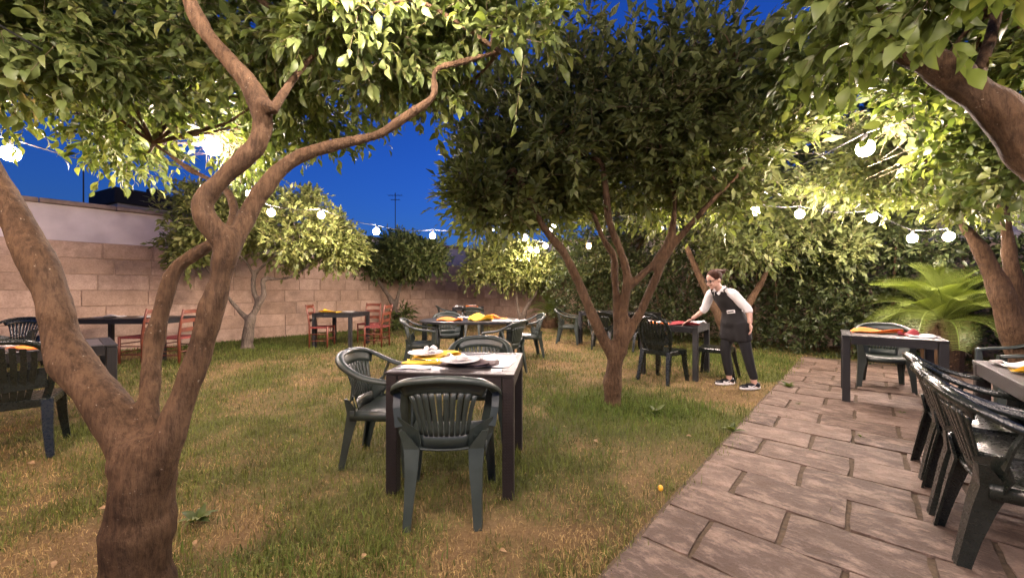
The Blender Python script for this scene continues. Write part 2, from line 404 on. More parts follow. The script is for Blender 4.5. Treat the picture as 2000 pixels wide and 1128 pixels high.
ground = link('ground', mesh_np('ground', gv, quad=np.stack([b0, b0 + 1, b0 + nx + 1, b0 + nx], 1), smooth=True, col=lawn_col(gx, gy)), mat=M['ground'])
tag(ground, 'dry patchy lawn of straw and green grass', 'lawn', kind='structure')

# ---------------------------------------------------------------- paved path
AP = R(42.6); U2 = Vector((math.cos(AP), -math.sin(AP), 0)); N2 = Vector((math.sin(AP), math.cos(AP), 0))
def PT(u, n, z=0): return U2 * u + N2 * n + Vector((0, 0, z))
EDGE_U, ROW0, RW, PL = -.84, 1.855 - 3 * .381, .381, .535
path_me = MB(); path_me.add([PT(EDGE_U - .01, .3, .004), PT(5.2, .3, .004), PT(5.2, 9.0, .004), PT(EDGE_U - .01, 9.0, .004)], [(0, 1, 2, 3)])
path = path_me.build('path', M['soil']); tag(path, 'path of rectangular stone slabs laid in running bond', 'path', kind='structure')
def slab_mesh(L, W, seed, T=.05):
    r = random.Random(seed); nu, nv = 7, 5; v = []; f = []
    def edge(): return r.uniform(-.006, .005)
    grid = {}
    for j in range(nv):
        for i in range(nu):
            x = (i / (nu - 1) - .5) * L; y = (j / (nv - 1) - .5) * W
            if i in (0, nu - 1): x += edge() + (.004 if i == 0 else -.004)
            if j in (0, nv - 1): y += edge() + (.004 if j == 0 else -.004)
            z = T / 2 + r.uniform(-.003, .003) - (.007 if i in (0, nu - 1) or j in (0, nv - 1) else 0)
            grid[i, j] = len(v); v.append((x, y, z))
    for j in range(nv - 1):
        for i in range(nu - 1): f.append((grid[i, j], grid[i + 1, j], grid[i + 1, j + 1], grid[i, j + 1]))
    loop = [grid[i, 0] for i in range(nu)] + [grid[nu - 1, j] for j in range(1, nv)] + [grid[i, nv - 1] for i in range(nu - 2, -1, -1)] + [grid[0, j] for j in range(nv - 2, 0, -1)]
    lo = []
    for k in loop: x, y, z = v[k]; lo.append(len(v)); v.append((x * 1.012, y * 1.012, -T / 2))
    for k in range(len(loop)):
        k2 = (k + 1) % len(loop); f.append((loop[k], lo[k], lo[k2], loop[k2]))
    return mesh('paver', v, f, False)
full = [slab_mesh(PL - .020, RW - .007, s) for s in range(6)]; half = [slab_mesh(PL * .46 - .02, RW - .007, 20 + s) for s in range(4)]
for me in full + half: me.materials.append(M['paver'])
for row in range(int((8.9 - ROW0) / RW)):
    nrow = ROW0 + (row + .5) * RW; u = EDGE_U; odd = (row % 2 == 1); k = 0
    while u < 5.0:
        L = PL * .46 if (odd and k == 0) else PL
        me = rnd.choice(half if (odd and k == 0) else full)
        p = PT(u + L / 2, nrow); u += L; k += 1
        if p.y < .4 or abs(p.x) > p.y * 1.42 + .35: continue
        o = link('paver', me, path)
        o.location = (p.x, p.y, rnd.uniform(-.007, .001)); o.rotation_euler = (rnd.uniform(-.008, .008), rnd.uniform(-.008, .008), -AP + rnd.uniform(-.01, .01) + (math.pi if rnd.random() < .5 else 0))
def on_path(x, y):
    u = x * U2.x + y * U2.y; n = x * N2.x + y * N2.y
    return (u > EDGE_U) & (u < 5.2) & (n < 9.0)

# ---------------------------------------------------------------- grass blades (nobody could count them)
def blades(name, label, x, y, ln, wd, col, lean=.8):
    n = len(x); a = rng.random(n) * 2 * np.pi; b = rng.random(n) * 2 * np.pi; le = rng.random(n) * lean
    zb = -.012
    d = np.stack([np.cos(a), np.sin(a)], 1); s = np.stack([np.cos(b), np.sin(b)], 1)
    base = np.stack([x, y, np.full(n, zb)], 1); v = np.zeros((n, 5, 3))
    hw = (wd / 2)[:, None]
    v[:, 0] = base; v[:, 0, :2] += s * hw; v[:, 1] = base; v[:, 1, :2] -= s * hw
    mid = base.copy(); mid[:, :2] += d * (ln * .28 * le)[:, None]; mid[:, 2] += ln * .6 * np.cos(le * .6)
    v[:, 2] = mid; v[:, 2, :2] -= s * hw * .8; v[:, 3] = mid; v[:, 3, :2] += s * hw * .8
    tip = base.copy(); tip[:, :2] += d * (ln * .85 * le)[:, None]; tip[:, 2] += ln * np.cos(le * 1.1); v[:, 4] = tip
    i0 = np.arange(n) * 5
    q = np.stack([i0, i0 + 1, i0 + 2, i0 + 3], 1); t = np.stack([i0 + 3, i0 + 2, i0 + 4], 1)
    o = link(name, mesh_np(name, v.reshape(-1, 3), tri=t, quad=q, col=np.repeat(col, 5, 0)), mat=M['grass'])
    return tag(o, label, 'grass', kind='stuff')
def scatter(n, ymin, ymax, power=1.0):
    Y = ymin + (ymax - ymin) * rng.random(n) ** power; X = (rng.random(n) * 2 - 1) * (Y * 1.42 + .3); return X, Y
def wall_in(x, y): return (x * U.x + y * U.y) > -11.15
X, Y = scatter(330000, 1.0, 13.5, 2.1)
g = green(X, Y); keep = (~on_path(X - .24 * rng.random(len(X)) * vnoise(X, Y, .25, 31), Y) | (rng.random(len(X)) < .004)) & wall_in(X, Y) & (rng.random(len(X)) < .65 + .5 * g) & (X * N.x + Y * N.y < 10.8)
X, Y, g = X[keep], Y[keep], g[keep]; far = np.clip(Y / 4, .8, 2.2)
isg = rng.random(len(X)) < g * 1.1
r1 = rng.random((len(X), 1))
col = np.where(isg[:, None], np.array([.13, .155, .036]) * (.5 + 1.0 * r1), np.array([.40, .30, .13]) * (.4 + .95 * r1))
ln = np.where(isg, .03 + .035 * rng.random(len(X)) + .05 * g * rng.random(len(X)), .018 + .03 * rng.random(len(X))) * np.clip(far, 1, 1.25)
blades('lawn_grass', 'short mixed green and straw coloured grass of the lawn', X, Y, ln, .004 * far + .001, col, 1.55)
tx, ty = [], []
for px, py, r, n in [(1.1, 4.05, .6, 1300), (1.55, 3.95, .45, 900), (.85, 4.3, .7, 600), (-1.0, 1.75, .4, 260), (-.6, 1.7, .3, 120), (4.1, 6.7, 1.5, 2500), (-5.5, 8.3, .6, 900), (.3, 3.2, .6, 300)]:
    tx.append(rng.normal(px, r * .6, n)); ty.append(rng.normal(py, r * .45, n))
t_ = rng.random(7000) * 16 - 1; e_ = np.abs(rng.normal(0, .3, 7000))
tx.append(-11.1 * U.x + e_ * U.x + (t_) * N.x); ty.append(-11.1 * U.y + e_ * U.y + (t_) * N.y)
X = np.concatenate(tx); Y = np.concatenate(ty); k = ~on_path(X, Y) & (Y > .9); X, Y = X[k], Y[k]; n = len(X)
blades('tall_grass', 'taller green grass round trunks and along the walls', X, Y, (.035 + .075 * rng.random(n)) * np.where(Y < 3, .8, 1), .004 + .003 * rng.random(n) + .0006 * Y,
       np.array([.10, .15, .03]) * (.5 + 1.0 * rng.random((n, 1))), 1.1)

# ---------------------------------------------------------------- leaves and trees
def leaf_template(fine):
    if fine:
        rows = [(0, 0, 0), (.22, .34, .05), (.5, .5, .05), (.78, .3, -.06)]
        v = [(0, 0, 0)]
        for y, wd, z in rows[1:]: v += [(-wd * .5, y, z + wd * .16), (0, y, z), (wd * .5, y, z + wd * .16)]
        v.append((0, 1, -.22))
        tri = [(0, 2, 1), (0, 3, 2), (7, 8, 10), (8, 9, 10)]
        quad = [(1, 2, 5, 4), (2, 3, 6, 5), (4, 5, 8, 7), (5, 6, 9, 8)]
        return np.array(v, float), np.array(tri), np.array(quad)
    v = [(0, 0, 0), (-.22, .45, .06), (0, .5, 0), (.22, .45, .06), (0, 1, -.1)]
    return np.array(v, float), np.array([(0, 2, 1), (0, 3, 2), (1, 2, 4), (2, 3, 4)]), None
def norm(a): return a / np.maximum(np.linalg.norm(a, axis=1, keepdims=True), 1e-6)
def frames(pos, axis, nrm, size):
    y = norm(axis); x = norm(np.cross(y, nrm)); z = np.cross(x, y)
    return pos, np.stack([x, y, z], 2), size            # columns are the axes
def leaf_mesh(name, fr, fine, wide=1.0):
    pos, Rm, s = fr; v, tri, quad = leaf_template(fine); v = v * np.array([wide, 1, 1])
    V = np.einsum('nij,kj->nki', Rm, v) * s[:, None, None] + pos[:, None, :]
    n, k = len(pos), len(v); off = (np.arange(n) * k)[:, None, None]
    return mesh_np(name, V.reshape(-1, 3), (tri[None] + off).reshape(-1, 3), None if quad is None else (quad[None] + off).reshape(-1, 4), smooth=False)
def shoots(centres, radii, n, size, leaves=9, up=.35, droop=.25, clump=None):
    """twigs with leaves along them, gathered in clumps inside ellipsoids; returns leaf frames and twig lines"""
    centres = np.array(centres, float); radii = np.array(radii, float)
    vol = radii.prod(1) ** .75; pick = rng.choice(len(centres), n, p=vol / vol.sum())
    d = norm(rng.normal(size=(n, 3))); rr = rng.random(n) ** .42
    if clump:      # gather around sub centres: uneven outline and gaps
        nc = clump; pc = rng.choice(len(centres), nc, p=vol / vol.sum())
        dc = norm(rng.normal(size=(nc, 3))); cc = centres[pc] + dc * radii[pc] * (rng.random(nc) ** .45)[:, None]
        k = rng.integers(0, nc, n); cr = radii[pc].min(1) * .42
        base = cc[k] + d * (cr[k] * rr)[:, None]
        outw = norm(norm((base - centres[pc[k]]) / radii[pc[k]]) + .8 * d)
    else:
        base = centres[pick] + d * radii[pick] * rr[:, None]; outw = norm(d / radii[pick])
    tw = norm(outw + np.array([0, 0, up]) + .55 * rng.normal(size=(n, 3)))
    L = size * (1.6 + 1.6 * rng.random(n))
    i = np.repeat(np.arange(n), leaves); s = np.tile(np.linspace(.08, 1, leaves), n) + rng.normal(0, .03, n * leaves)
    t = tw[i]; pos = base[i] + t * (L[i] * s)[:, None]; pos[:, 2] -= droop * L[i] * s * s
    ph = np.tile(np.arange(leaves) * 2.4, n) + np.repeat(rng.random(n) * 6.28, leaves)
    a = norm(np.cross(t, np.array([.13, .21, .97]))); b = np.cross(t, a)
    rad = a * np.cos(ph)[:, None] + b * np.sin(ph)[:, None]
    spread = (1.15 - .8 * s)[:, None]
    ax = norm(t * (.55 + .5 * s)[:, None] + rad * spread + np.array([0, 0, -droop]) + .22 * rng.normal(size=pos.shape))
    nr = norm(np.array([0, 0, .9]) + .5 * t + .55 * rng.normal(size=pos.shape))
    sz = size * (.45 + .85 * rng.random(len(pos)) ** .8)
    tips = base + tw * L[:, None]; tips[:, 2] -= droop * L
    return frames(pos, ax, nr, sz), (base, tips)
def twig_mesh(name, a, b, r):
    n = len(a); d = norm(b - a); s = norm(np.cross(d, np.array([.3, .5, .8]))); q = np.cross(d, s)
    V = np.zeros((n, 6, 3))
    for k in range(3):
        c = math.cos(2.094 * k); e = math.sin(2.094 * k)
        V[:, k] = a + (s * c + q * e) * r; V[:, 3 + k] = b + (s * c + q * e) * r * .45
    o = (np.arange(n) * 6)[:, None, None]; qd = np.array([(0, 1, 4, 3), (1, 2, 5, 4), (2, 0, 3, 5)])
    return mesh_np(name, V.reshape(-1, 3), None, (qd[None] + o).reshape(-1, 4))
TK = .80                                    # limb thickness against the traced radii
def clear_bulbs(p):
    k = np.ones(len(p), bool)
    for q in LIGHTS: k &= ((p - np.array(q)) ** 2).sum(1) > .32 ** 2
    return k
def make_tree(name, label, base, chains, ell, n, size, leafm, barkm='bark', voxel=.018, fine=False, leaves=9, clump=60, up=.35, droop=.25, wide=1.0, single=0, bough=14, group=None, extra=None, cull=None):
    root = thing(name, label, 'tree', base, 0, group); B = Vector(base)
    mb = MB()
    for ch in chains:
        pts = [((P(*c[:3]) if len(c) == 4 else Vector(c[:3])), c[-1]) for c in ch]
        pp = catmull(pts, 5); ps = [p - B for p, r in pp]
        w1, w2 = rnd.uniform(0, 6), rnd.uniform(0, 6); rs = [r * TK * (1 + .06 * math.sin(i * .55 + w1) + .05 * math.sin(i * 1.13 + w2)) for i, (p, r) in enumerate(pp)]
        ps = [p + Vector((rnd.uniform(-1, 1), rnd.uniform(-1, 1), rnd.uniform(-1, 1))) * r * .05 for p, r in zip(ps, rs)]
        mb.tube(ps, rs, 12)
    link('trunk', remeshed(mb, voxel, 5, 'trunk', .022), root, M[barkm])
    cen = [tuple(P(*e[:3])) for e in ell]; rad = [e[3:6] for e in ell]
    fr, (ta, tb) = shoots(cen, rad, n, size, leaves, up, droop, clump)
    Bn = np.array(B)
    k = clear_bulbs(fr[0]); fr = (fr[0][k], fr[1][k], fr[2][k])
    if cull is not None:
        k = cull(fr[0]); fr = (fr[0][k], fr[1][k], fr[2][k]); k2 = cull(ta) & cull(tb); ta, tb = ta[k2], tb[k2]
    # boughs from the limb ends into the crown
    ends = [((P(*c[-1][:3]) if len(c[-1]) == 4 else Vector(c[-1][:3])), c[-1][-1]) for c in chains[1:]] or [(P(*chains[0][-1][:3]), chains[0][-1][-1])]
    mb = MB()
    for k in range(bough):
        i = rng.integers(0, len(ta)); tgt = Vector(ta[i]); e, r = min(ends, key=lambda q: (q[0] - tgt).length + rnd.uniform(0, .3))
        if (tgt - e).length > 1.3: continue
        m = (e + tgt) / 2 + Vector((rnd.uniform(-.1, .1), rnd.uniform(-.1, .1), rnd.uniform(-.02, .14)))
        pp = catmull([(e - B, max(r * .7, .012)), (m - B, max(r * .45, .009)), (tgt - B, .005)], 5); mb.tube([p for p, _ in pp], [q for _, q in pp], 6)
    if mb.v: mb.build('boughs', M[barkm], root, True)['kind'] = 'stuff'
    crown_fr = fr
    if single:
        pos = fr[0]; px = 1000 + pos[:, 0] * F / pos[:, 1]; py = YH - (pos[:, 2] - H) * F / pos[:, 1]
        vis = (px > 0) & (px < 2000) & (py > 0) & (py < 1128) & (pos[:, 1] > .9)
        o_ = np.argsort(np.where(vis, pos[:, 1] / fr[2], 1e9))[:single]; k = np.ones(len(pos), bool); k[o_] = False
        crown_fr = (fr[0][k], fr[1][k], fr[2][k])
    crown = link('crown', leaf_mesh('crown', (crown_fr[0] - Bn, crown_fr[1], crown_fr[2]), fine, wide), root, M[leafm]); crown['kind'] = 'stuff'
    tw = link('twigs', twig_mesh('twigs', ta - Bn, tb - Bn, .0018 * (1 if fine else 2)), crown, M['twig']); tw['kind'] = 'stuff'
    if single:
        one = leaf_mesh('leaf', (np.zeros((1, 3)), np.eye(3)[None], np.ones(1)), True, wide); one.materials.append(M[leafm])
        for i in o_:
            o = link('leaf', one, crown); mm = Matrix(fr[1][i].tolist()).to_4x4()
            mm = Matrix.Translation(Vector(fr[0][i] - Bn)) @ mm @ Matrix.Scale(float(fr[2][i]), 4); o.matrix_local = mm
    return root
FRONT_CLEAR = lambda p: ~((np.abs(p[:, 0]) < .45) & (p[:, 1] < 1.1)) & (p[:, 1] > .75)
def px_of(p): return 1000 + p[:, 0] * F / np.maximum(p[:, 1], .1), YH - (p[:, 2] - H) * F / np.maximum(p[:, 1], .1)

fx, fy = P(265, 1180, 1.55).x, 1.55
make_tree('citrus_tree', 'large forked citrus tree with thick leaning limbs in the left foreground', (fx, fy, 0), [
    [(262, 1195, 1.55, 0.1995), (266, 1110, 1.55, 0.1501), (274, 1010, 1.55, 0.1349), (280, 930, 1.55, 0.1330), (285, 850, 1.56, 0.0950)],
    [(275, 985, 1.55, 0.0588), (262, 900, 1.55, 0.1008), (212, 800, 1.57, 0.0991), (140, 705, 1.6, 0.0823), (112, 620, 1.62, 0.0773), (88, 540, 1.63, 0.0756), (35, 435, 1.65, 0.0722), (-25, 330, 1.67, 0.0672), (-85, 225, 1.7, 0.0588), (-130, 120, 1.8, 0.0420)],
    [(280, 930, 1.56, 0.0380), (289, 850, 1.57, 0.0532), (292, 770, 1.62, 0.0456), (298, 700, 1.66, 0.0433), (315, 610, 1.7, 0.0418), (345, 525, 1.75, 0.0380), (405, 480, 1.8, 0.0342), (455, 430, 1.95, 0.0304), (440, 370, 2.15, 0.0274), (370, 330, 2.4, 0.0228), (300, 280, 2.6, 0.0167)],
    [(288, 1010, 1.55, 0.0420), (312, 910, 1.54, 0.0714), (350, 800, 1.56, 0.0655), (388, 695, 1.6, 0.0596), (418, 590, 1.62, 0.0571), (440, 500, 1.64, 0.0622), (445, 455, 1.65, 0.0588)],
    [(440, 480, 1.64, 0.0581), (395, 405, 1.6, 0.0528), (430, 352, 1.62, 0.0502), (495, 290, 1.66, 0.0484), (513, 245, 1.68, 0.0493), (503, 190, 1.7, 0.0546), (450, 120, 1.7, 0.0458), (395, 55, 1.7, 0.0405), (365, -20, 1.7, 0.0378), (350, -130, 1.7, 0.0308)],
    [(452, 490, 1.66, 0.0528), (487, 415, 1.74, 0.0484), (522, 358, 1.8, 0.0440), (575, 310, 1.85, 0.0405), (655, 283, 1.9, 0.0352), (740, 262, 1.95, 0.0326), (800, 222, 1.95, 0.0282), (846, 188, 1.95, 0.0264), (850, 138, 1.95, 0.0229), (900, 122, 1.95, 0.0194), (975, 100, 2.0, 0.0123)],
    [(512, 205, 1.69, .045), (524, 208, 1.66, .04), (533, 214, 1.64, .03)],
    [(960, 95, 2.0, .016), (962, 20, 2.05, .016), (955, -60, 2.05, .014)]],
    [(110, 140, 2.7, 1.25, 1.0, .42), (60, 30, 1.9, .8, .5, .3), (330, 190, 3.0, .75, .7, .48), (230, 60, 2.3, .8, .6, .4), (640, 120, 2.7, .75, .7, .42), (560, 60, 2.2, .6, .5, .32), (700, 30, 1.9, .4, .4, .26),
     (790, 70, 2.2, .45, .5, .32), (970, 70, 2.05, .40, .4, .26), (880, 130, 2.3, .3, .3, .2), (735, 285, 3.0, .2, .2, .14), (20, 190, 2.7, .6, .5, .2), (480, 270, 3.2, .4, .4, .2)],
    3600, .078, 'leaf', fine=True, voxel=.014, clump=150, single=200, bough=40, leaves=9, wide=.85, cull=FRONT_CLEAR)

make_tree('citrus_tree', 'middle citrus tree with a fan of bare limbs and broad dark crown', tuple(G(1197, 790)), [
    [(1.1, 4.16, -.05, 0, .15), (1197, 785, 4.16, .125), (1197, 735, 4.16, .112), (1206, 685, 4.16, .105), (1212, 650, 4.14, .09)],
    [(1200, 700, 4.16, .09), (1170, 645, 4.12, .076), (1140, 575, 4.07, .068), (1105, 500, 4.0, .06), (1066, 450, 3.95, .054), (1040, 400, 3.95, .04), (1005, 330, 3.95, .028)],
    [(1209, 680, 4.17, .07), (1205, 610, 4.2, .058), (1201, 540, 4.2, .055), (1198, 500, 4.22, .05), (1175, 460, 4.25, .045), (1150, 400, 4.3, .035), (1080, 285, 4.4, .022)],
    [(1213, 690, 4.14, .08), (1220, 600, 4.11, .062), (1224, 540, 4.1, .06), (1215, 500, 4.1, .055), (1190, 430, 4.1, .048), (1180, 350, 4.1, .042), (1165, 310, 4.1, .034), (1070, 288, 4.05, .024)],
    [(1223, 565, 4.1, .055), (1278, 512, 4.08, .05), (1308, 465, 4.05, .046), (1318, 400, 4.0, .038), (1310, 330, 4.0, .028)],
    [(1214, 675, 4.13, .07), (1245, 620, 4.1, .06), (1272, 565, 4.07, .055), (1298, 505, 4.05, .05), (1335, 455, 4.0, .045), (1385, 398, 3.95, .038), (1450, 330, 3.9, .028), (1492, 235, 3.8, .018)]],
    [(985, 320, 4.3, .60, .9, .65), (1100, 235, 4.4, .8, 1.0, .75), (1280, 235, 4.3, .85, 1.0, .75), (1420, 290, 4.0, .6, .8, .68), (1250, 350, 4.7, .9, .8, .45), (1400, 385, 4.3, .42, .4, .28), (1050, 370, 4.6, .6, .6, .4), (965, 385, 4.2, .42, .5, .34)],
    4600, .115, 'leaf_dark', fine=False, voxel=.02, clump=170, bough=36, leaves=9, up=.9, wide=.95)

make_tree('citrus_tree', 'citrus tree with a sawn thick limb leaning in at the upper right', (3.9, 1.6, 0), [
    [(3.9, 1.6, -.05, 0, .17), (3.8, 1.62, .6, 0, .15), (3.35, 1.68, 1.15, 0, .13), (2.8, 1.72, 1.48, 0, .115), (2.55, 1.75, 1.72, 0, .105)],
    [(2.6, 1.74, 1.66, 0, .105), (2018, 305, 1.8, .102), (1962, 228, 1.84, .098), (1880, 162, 1.9, .089), (1802, 113, 1.95, .08), (1742, 92, 2.0, .066)],
    [(1900, 170, 1.88, 0.0410), (1930, 90, 1.95, 0.0328), (1960, -30, 2.0, 0.0246)],
    [(1800, 110, 1.95, 0.0246), (1770, 40, 2.0, 0.0164), (1700, 5, 2.1, 0.0098)]],
    [(1690, -20, 1.5, .32, .3, .13), (1850, -85, 1.3, .36, .25, .12), (1890, -30, 1.8, .45, .4, .17), (1830, 215, 2.5, .55, .5, .26), (1960, 130, 2.3, .4, .5, .3), (1620, 110, 2.6, .35, .4, .25), (1720, 200, 3.0, .45, .5, .25), (1990, 300, 2.6, .3, .4, .2)],
    1150, .078, 'leaf', fine=True, voxel=.014, clump=80, up=.5, single=160, bough=26, wide=1.15, cull=FRONT_CLEAR)

make_tree('citrus_tree', 'dark twin-trunked tree behind the right-hand table', (5.42, 4.0, 0), [
    [(5.42, 4.0, -.05, 0, 0.1640), (1992, 700, 4.0, 0.1394), (1965, 600, 4.0, 0.1230), (1935, 525, 4.05, 0.1025), (1905, 470, 4.1, 0.0738), (1875, 432, 4.2, 0.0410), (1850, 380, 4.35, 0.0205)],
    [(1990, 650, 4.05, 0.0984), (1983, 570, 4.1, 0.0861), (1972, 500, 4.1, 0.0779), (1962, 420, 4.1, 0.0574), (1945, 340, 4.2, 0.0369)]],
    [(1810, 315, 4.9, 1.0, .9, .5), (1960, 320, 4.5, .8, .8, .55), (1680, 315, 5.2, .65, .8, .45), (1930, 250, 4.6, .9, .8, .5), (1850, 380, 4.1, .38, .35, .2), (1965, 400, 3.9, .3, .3, .28)],
    1900, .10, 'leaf_dark', voxel=.025, clump=60, bough=20)

make_tree('citrus_tree', 'leaning tree whose trunk rises behind the waitress', tuple(G(1428, 690)), [
    [(*G(1428, 690)[:2], -.05, 0, .14), (1418, 655, 7.5, .12), (1400, 610, 7.5, .105), (1380, 570, 7.5, .095), (1362, 530, 7.5, .08), (1340, 480, 7.5, .06)],
    [(1425, 660, 7.5, .09), (1465, 590, 7.5, .08), (1505, 515, 7.5, .07), (1530, 450, 7.5, .05)]],
    [(1370, 430, 7.6, 1.0, 1.0, .75), (1520, 420, 7.7, 1.2, 1.0, .8), (1650, 440, 7.8, .9, .9, .7), (1430, 490, 7.3, .8, .7, .4), (1600, 490, 7.3, .8, .7, .35)],
    2300, .12, 'leaf_dark', voxel=.035, clump=90, bough=18)

make_tree('citrus_tree', 'pale leaved spreading tree in front of the left end of stone wall', tuple(G(483, 681)), [
    [(*G(483, 681)[:2], -.05, 0, .19), (483, 672, 8.1, .155), (486, 640, 8.1, .125), (492, 615, 8.1, .115)],
    [(486, 625, 8.1, .08), (470, 610, 8.1, .062), (455, 592, 8.1, .055), (430, 560, 8.0, .04), (400, 520, 8.0, .03)],
    [(490, 620, 8.1, .09), (504, 595, 8.1, .075), (496, 570, 8.1, .07), (496, 540, 8.1, .065), (512, 520, 8.1, .05), (552, 485, 8.0, .04), (580, 455, 8.0, .03)],
    [(500, 600, 8.1, .075), (515, 575, 8.1, .07), (514, 545, 8.15, .06), (535, 545, 8.2, .05), (570, 540, 8.25, .045), (610, 515, 8.3, .035), (650, 490, 8.3, .025)],
    [(497, 545, 8.1, .05), (480, 510, 8.0, .04), (440, 480, 8.0, .03), (380, 450, 7.9, .025)]],
    [(395, 425, 7.8, .75, .9, .5), (360, 480, 7.8, .4, .5, .26), (450, 430, 8.0, .9, .9, .55), (570, 445, 8.2, .95, .9, .6), (650, 470, 8.4, .6, .8, .42), (560, 480, 8.6, 1.1, .6, .35)],
    2300, .125, 'leaf_pale', 'bark_grey', voxel=.03, clump=110, bough=30)

make_tree('citrus_tree', 'small two-armed tree with a leafy sprig on its trunk by the wall', (P(778, 640, 12).x, 12, 0), [
    [(P(778, 640, 12).x, 12, -.05, 0, .17), (776, 630, 12, .14), (770, 600, 12, .11), (757, 575, 12, .09), (742, 553, 12, .08), (735, 538, 12, .07), (745, 522, 12, .05)],
    [(771, 605, 12, .09), (778, 575, 12, .07), (784, 556, 12, .065), (796, 551, 12, .06), (785, 533, 12, .05), (800, 515, 12, .03)],
    [(736, 540, 12, .05), (722, 515, 12, .04), (705, 500, 12, .03)]],
    [(740, 500, 11.8, .75, .8, .5), (810, 500, 11.9, .75, .8, .5), (780, 490, 12.2, .8, .7, .5), (850, 500, 12, .35, .5, .25), (778, 617, 11.85, .16, .16, .3)],
    1500, .15, 'leaf', 'bark_grey', voxel=.035, clump=90, bough=16)
make_tree('citrus_tree', 'small round-topped tree in the far corner of the stone wall', (P(1022, 640, 12.4).x, 12.4, 0), [
    [(P(1022, 640, 12.4).x, 12.4, -.05, 0, .13), (1024, 610, 12.4, .1), (1034, 590, 12.4, .08), (1048, 568, 12.4, .065), (1053, 540, 12.4, .05)],
    [(1015, 625, 12.4, .08), (1010, 590, 12.4, .06), (1006, 565, 12.4, .05), (990, 545, 12.4, .04)]],
    [(950, 515, 12.3, .9, .9, .5), (1020, 520, 12.3, 1.0, .9, .55), (990, 505, 12.5, .9, .8, .5), (1070, 535, 12.3, .5, .6, .35)],
    1700, .15, 'leaf_pale', 'bark_grey', voxel=.035, clump=90, bough=16)
for lab, b, e, nn in (('tall dense tree rising behind the hedge at the far right', (8.6, 9.6), [(1560, 330, 9.0, 1.9, 1.5, 1.8), (1700, 360, 8.6, 1.8, 1.5, 1.6), (1850, 380, 8.4, 1.7, 1.5, 1.6)], 2400),
                      ('tall dark tree above the hedge behind the middle tree', (3.2, 11.6), [(1180, 430, 11.5, 1.5, 1.3, 1.7), (1290, 420, 11, 1.8, 1.4, 2.0), (1420, 390, 10.5, 1.7, 1.4, 2.0), (1130, 520, 11.5, .9, .8, .9)], 2400)):
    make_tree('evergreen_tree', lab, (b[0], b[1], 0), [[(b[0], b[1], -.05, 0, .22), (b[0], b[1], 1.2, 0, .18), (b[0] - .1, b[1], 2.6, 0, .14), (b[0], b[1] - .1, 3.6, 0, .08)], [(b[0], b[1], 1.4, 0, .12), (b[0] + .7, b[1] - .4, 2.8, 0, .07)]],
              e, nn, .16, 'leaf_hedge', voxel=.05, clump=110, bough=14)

# hedge: a leafy screen along the far side of the garden
def hedge(name, label, u0, u1, n0, thick, h, count, size):
    root = thing(name, label, 'hedge', tuple(UN((u0 + u1) / 2, n0)), 0); Bn = np.array(root.location)
    t = np.linspace(u0, u1, int((u1 - u0) / .45)); cen = []; rad = []
    for a in t:
        for zz in np.arange(.35, h, .55):
            rr_ = rnd.uniform(.3, .55); cen.append(tuple(UN(a + rnd.uniform(-.2, .2), n0 + rnd.uniform(-.4, .35), zz + rnd.uniform(-.12, .12)))); rad.append((rr_, rr_ * thick, rr_))
    fr, (ta, tb) = shoots(cen, rad, count, size, 8, .3, .2)
    c = link('foliage', leaf_mesh('foliage', (fr[0] - Bn, fr[1], fr[2]), False), root, M['leaf_hedge']); c['kind'] = 'stuff'
    mb = MB()
    for a in np.arange(u0, u1, .5):
        p = UN(a, n0 + .1) - Vector(Bn); q = UN(a + rnd.uniform(-.25, .25), n0 + rnd.uniform(-.1, .2), h * .85) - Vector(Bn)
        mb.tube([p + Vector((0, 0, -.03)), (p + q) / 2 + Vector((rnd.uniform(-.1, .1), 0, 0)), q], [.03, .024, .012], 6)
    s = mb.build('stems', M['bark'], root); s['kind'] = 'stuff'
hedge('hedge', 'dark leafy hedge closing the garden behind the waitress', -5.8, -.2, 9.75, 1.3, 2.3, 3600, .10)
hedge('hedge', 'dark hedge at the end of the stone path, behind the cycad', -.2, 4.6, 9.6, 1.3, 2.5, 3200, .10)

